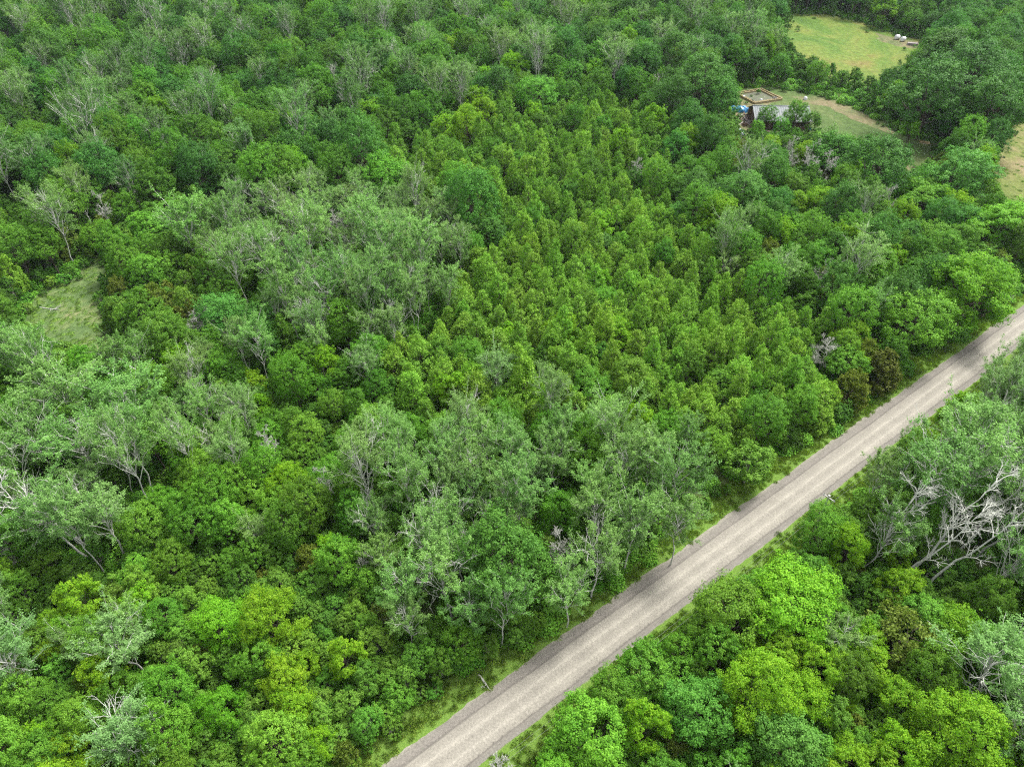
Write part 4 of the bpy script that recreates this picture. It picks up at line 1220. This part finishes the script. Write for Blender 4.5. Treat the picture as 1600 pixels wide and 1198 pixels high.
# foundation formwork
fr = empty('foundation_frame', (93.2, 275.8, 0.03), math.radians(22))
tag(fr, 'square yellow timber foundation frame on bare dirt behind the shed', 'foundation')
A_ = 6.2
for off, hgt in ((0.0, 0.75), (1.0, 0.6)):
    a = A_ - off
    for sx in (-1, 1):
        box('board', (-a, a, sx * a - 0.13, sx * a + 0.13, 0, hgt), M['lumber'], fr)
        box('board', (sx * a - 0.13, sx * a + 0.13, -a + 0.14, a - 0.14, 0, hgt - 0.01), M['lumber'], fr)
for i in range(7):
    q = -A_ + 0.9 + i * (2 * A_ - 1.8) / 6
    for sx in (-1, 1):
        box('brace', (q - 0.09, q + 0.09, sx * (A_ - 0.5) - 0.36, sx * (A_ - 0.5) + 0.36, 0.1, 0.62), M['lumber'], fr)
box('floor_slab', (-A_ + 1.2, A_ - 1.2, -A_ + 1.2, A_ - 1.2, 0, 0.05), rough_mat('gravel_fill', [(0.38, (0.045, 0.075, 0.030)), (0.48, (0.085, 0.075, 0.06)), (0.56, (0.055, 0.085, 0.03)), (0.68, (0.14, 0.115, 0.095))], 0.55, detail=6), fr)


def rounded(name, rx, ry, h, seed, mat, nu=28, nv=10, lump=0.2):
    r = np.random.default_rng(seed)
    ph = r.uniform(0, 6.28, 6)
    V, F = [], []
    for j in range(nv + 1):
        f = j / nv
        for i in range(nu):
            th = 2 * math.pi * i / nu
            k = 1 + lump * (0.5 * math.sin(3 * th + ph[0]) + 0.4 * math.sin(5 * th + ph[1] + 3 * f) + 0.3 * math.sin(8 * th + ph[2] - 4 * f))
            q = math.cos(f * math.pi / 2) ** 0.7
            V.append((rx * q * k * math.cos(th), ry * q * k * math.sin(th), h * math.sin(f * math.pi / 2) ** 0.8 * (1 + 0.25 * lump * math.sin(4 * th + ph[3]))))
    for j in range(nv):
        for i in range(nu):
            F.append((j * nu + i, j * nu + (i + 1) % nu, (j + 1) * nu + (i + 1) % nu, (j + 1) * nu + i))
    return py_mesh(name, V, F, [mat], smooth=True)


for px, py, rx, ry, h, m_, lab in ((1159, 174, 2.4, 2.0, 1.7, 'bluetarp', 'bright blue tarp heaped beside the scrap pile'), (1146, 172, 1.8, 1.6, 1.5, 'bluetarp', 'blue tarp bundle half under the big dark oaks'),
                                   (1253, 200, 2.6, 1.3, 0.7, 'bluetarp', 'flat blue tarp on the lawn beside the shed'), (1155, 207, 2.6, 1.4, 0.9, 'greytarp', 'pale grey-green tarp in front of the scrap pile')):
    w, _ = G(px, py)
    tag(link('tarp', rounded('tarp', rx, ry, h, px, M[m_], lump=0.35), None, (w[0], w[1], 0.02), (0, 0, px)), lab, 'tarp', 'tarps in the yard')
w, _ = G(1171, 190)
sp = empty('scrap_pile', (w[0], w[1], 0.03))
tag(sp, 'jumbled pile of grey and brown scrap boards beside the shed', 'scrap pile')
r_ = np.random.default_rng(3)
for i in range(64):
    L = r_.uniform(1.2, 3.6)
    hgt = abs(r_.normal(0, 0.5)) + 0.1
    o = box('board', (-L / 2, L / 2, -r_.uniform(.08, .22), r_.uniform(.08, .22), -0.05, 0.05), M[('greywood', 'oldwood', 'concrete', 'siding')[int(r_.integers(4))]], sp, (r_.normal(0, 1.5), r_.normal(0, 3.0), min(hgt, 1.5)), (r_.normal(0, .35), r_.normal(0, .35), r_.uniform(0, 6.28)))
w, _ = G(1186, 196)
br = link('barrel', rounded('barrel', 0.42, 0.42, 1.3, 4, M['orange'], 20, 6, 0.02), None, (w[0], w[1], 0.03))
tag(br, 'orange-red barrel in front of the shed corner', 'barrel')
for px, py, s_, lab in ((1162, 153, .5, 'white bucket in the corner of the foundation frame'), (1189, 158, .5, 'white bucket beside the foundation frame boards'), (1258, 156, .7, 'white sack beside the shed roof corner'), (1175, 160, .55, 'dark drum inside the foundation frame')):
    w, _ = G(px, py)
    o = link('bucket' if 'bucket' in lab else ('sack' if 'sack' in lab else 'drum'), rounded('bucket', s_, s_, s_ * 1.6, px, M['dark' if 'dark' in lab else 'wrap'], 18, 6, 0.04), None, (w[0], w[1], 0.085))
    tag(o, lab, lab.split()[1])
# wrapped bales and a stack of boards in the meadow
for px, py, rz_, lab in ((1401, 62, 0.3, 'white wrapped hay bale touching its twin in the far meadow'), (1410, 65, 0.5, 'white wrapped hay bale nearer the grey board stack')):
    w, _ = G(px, py)
    V, F, nu = [], [], 24
    prof = [(0.0, -0.95), (0.82, -0.95), (1.0, -0.8), (1.02, 0.0), (1.0, 0.8), (0.82, 0.95), (0.0, 0.95)]
    for q, x in prof:
        for i in range(nu):
            th = 2 * math.pi * i / nu
            V.append((x, q * math.cos(th), 1.0 + q * math.sin(th)))
    for j in range(len(prof) - 1):
        for i in range(nu):
            F.append((j * nu + i, j * nu + (i + 1) % nu, (j + 1) * nu + (i + 1) % nu, (j + 1) * nu + i))
    o = link('hay_bale', py_mesh('hay_bale', V, F, [M['wrap']], smooth=True), None, (w[0], w[1], 0.02), (0, 0, rz_))
    tag(o, lab, 'hay bale', 'bales in the far meadow')
w, _ = G(1425, 71)
st = empty('board_stack', (w[0], w[1], 0.03), -0.3)
tag(st, 'low grey stack of boards beside the white bales', 'board stack')
for lv in range(5):
    for c in range(6):
        box('board', (-2.1, 2.1, -0.9 + c * 0.3, -0.9 + c * 0.3 + 0.27, lv * 0.2, lv * 0.2 + 0.17), M['greywood'], st, (r_.normal(0, .08), 0, 0.01))
w, _ = G(1450, 224)
st = empty('lumber_pile', (w[0], w[1], 0.03), -0.45)
tag(st, 'tan lumber lying at the end of the mown lawn', 'lumber')
for c in range(6):
    box('board', (-2.6, 2.2, -0.14, 0.14, 0, 0.12), M['lumber'], st, (r_.normal(0, .4), -0.9 + c * 0.32, 0.14 * (c % 2)), (0, 0, r_.normal(0, .08)))


# utility poles and wires
def pole(x, y, h, label):
    e = empty('utility_pole', (x, y, 0), math.atan2(RD[1], RD[0]))
    tag(e, label, 'utility pole', 'poles beside the road')
    V, F = tube([(0, 0, -0.5), (0, 0, h * 0.5), (0, 0, h)], [0.20, 0.17, 0.14], 10)
    link('shaft', quad_mesh('shaft', V, F, [M['pole']], smooth=np.ones(len(F), bool)), e)
    box('crossarm', (-0.07, 0.07, -1.0, 1.0, h - 0.75, h - 0.6), M['pole'], e, (0.2, 0, 0))
    for q in (-0.85, 0.85):
        V, F = tube([(0.2, q, h - 0.6), (0.2, q, h - 0.47), (0.2, q, h - 0.35)], [0.05, 0.07, 0.03], 8)
        link('insulator', quad_mesh('insulator', V, F, [M['greytarp']], smooth=np.ones(len(F), bool)), e)
    box('pole_cap', (-0.16, 0.16, -0.16, 0.16, h, h + 0.04), M['pole'], e)
    return e


pb, _ = G(1296, 774, 9.0)
PT = (pb[0] - RC[0]) * RD[0] + (pb[1] - RC[1]) * RD[1]
PU = road_dist(pb[0], pb[1])
pp = [RC + RD * (PT + k * 78.0) + RN * PU for k in (-2, -1, 0, 1, 2)]
for k, q in enumerate(pp):
    if k == 2:
        pole(q[0], q[1], 9.0, 'weathered utility pole beside the gravel road')
    elif k in (1, 3):
        pole(q[0], q[1], 9.0, 'utility pole farther along the gravel road')
for j, (off, zz_) in enumerate(((-0.85, 8.62), (0.85, 8.62), (0.2, 7.2))):
    path = []
    for a, b in zip(pp[:-1], pp[1:]):
        for t in np.linspace(0, 1, 16, endpoint=False):
            c = a + (b - a) * t + RN * off
            path.append((c[0], c[1], zz_ - 1.1 * 4 * t * (1 - t)))
    V, F = tube(path, [0.010] * len(path), 4)
    o = link('utility_wire', quad_mesh('utility_wire', V, F, [M['wire']]))
    tag(o, ('thin wire on the field side of the pole line', 'thin wire on the road side of the pole line', 'low cable under the twin wires of the pole line')[j], 'wire', 'wires along the road')
w, _ = G(1552, 238, 8.5)
e = pole(w[0], w[1], 8.5, 'pale utility pole behind the grey-green oak by the side meadow')

# fallen timber
def log(px, py, L, rad, rz_, label, stubs=3, mat='deadwood', seed=1, tilt=0.0):
    w, _ = G(px, py)
    r = np.random.default_rng(seed)
    e = empty('fallen_log', (w[0], w[1], 0.03), rz_)
    e.rotation_euler[1] = -tilt
    tag(e, label, 'log', 'fallen timber')
    a = Acc()
    a.tube(bend_path(r, (-L / 2, 0, rad), (L / 2, 0, rad * 1.3), 6, 0.015), np.linspace(rad, rad * 0.55, 6), 8)
    link('trunk', a.mesh('log_trunk', M[mat]), e)
    for i in range(stubs):
        q = r.uniform(-0.1, 0.45) * L
        b = Acc()
        b.tube(bend_path(r, (q, 0, rad), (q + r.uniform(.2, 1.2), r.choice([-1, 1]) * r.uniform(0.5, 1.6), rad + r.uniform(0.1, 1.0)), 4, 0.06), np.linspace(rad * 0.4, rad * 0.12, 4), 5)
        link('limb', b.mesh('log_limb', M[mat]), e)


log(757, 1067, 2.6, 0.16, -0.9, 'short white log lying on the verge of the road', 1, seed=2)
log(78, 483, 5.0, 0.12, -0.2, 'fallen grey branch lying in the grassy clearing', 7, seed=3)
log(1392, 1072, 6.0, 0.22, -0.35, 'grey fallen log below the big olive juniper', 3, seed=4)
log(1465, 915, 13.0, 0.24, 0.75, 'long pale trunk leaning out of the clump across the road', 5, seed=5, tilt=0.5)
log(1450, 900, 15.0, 0.22, 0.95, 'slender pale trunk leaning beside the long leaning one', 6, seed=6, tilt=0.6)


# ------------------------------------------------------------------ the air: a faint summer haze over the whole place
V, F = box_verts(-1350, 1410, -990, 1590, -1.0, 96.0)
hz = link('haze', py_mesh('haze', V, F, []))
hz['kind'] = 'stuff'
hm, hnt, hout = new_mat('haze_air')
pv = N(hnt, 'ShaderNodeVolumePrincipled')
pv.inputs['Color'].default_value = (0.80, 0.88, 1.0, 1)
pv.inputs['Density'].default_value = 0.00004
pv.inputs['Anisotropy'].default_value = 0.2
hnt.links.new(pv.outputs[0], hout.inputs['Volume'])
hz.data.materials.append(hm)

# more yard clutter
r_ = np.random.default_rng(21)
for i, (px, py, what) in enumerate(((1166, 184, 'pallet'), (1180, 178, 'pallet'), (1163, 197, 'crate'), (1176, 202, 'crate'), (1210, 156, 'crate'), (1200, 206, 'pallet'))):
    w, _ = G(px, py)
    e = empty(what, (w[0], w[1], 0.03), r_.uniform(0, 3))
    tag(e, ('grey pallet leaning in the scrap pile', 'grey pallet between frame and shed', 'brown crate beside the pale tarp', 'brown crate at the foot of the scrap pile', 'pale crate at the frame corner', 'brown pallet in front of the shed wall')[i], what)
    mt = M[('greywood', 'greywood', 'siding', 'oldwood', 'concrete', 'oldwood')[i]]
    if what == 'pallet':
        for q in range(6):
            box('slat', (-0.7, 0.7, -0.6 + q * 0.21, -0.6 + q * 0.21 + 0.15, 0.12, 0.16), mt, e)
        for q in (-0.65, -0.05, 0.55):
            box('bearer', (q, q + 0.1, -0.6, 0.6, 0.0, 0.115), mt, e)
    else:
        for q in range(4):
            for sy in (-0.6, 0.55):
                box('slat', (-0.7, 0.7, sy, sy + 0.05, q * 0.24, q * 0.24 + 0.2), mt, e)
            for sx in (-0.7, 0.65):
                box('slat', (sx, sx + 0.05, -0.54, 0.54, q * 0.24, q * 0.24 + 0.2), mt, e)
        box('bottom', (-0.64, 0.64, -0.54, 0.54, 0.0, 0.05), mt, e)
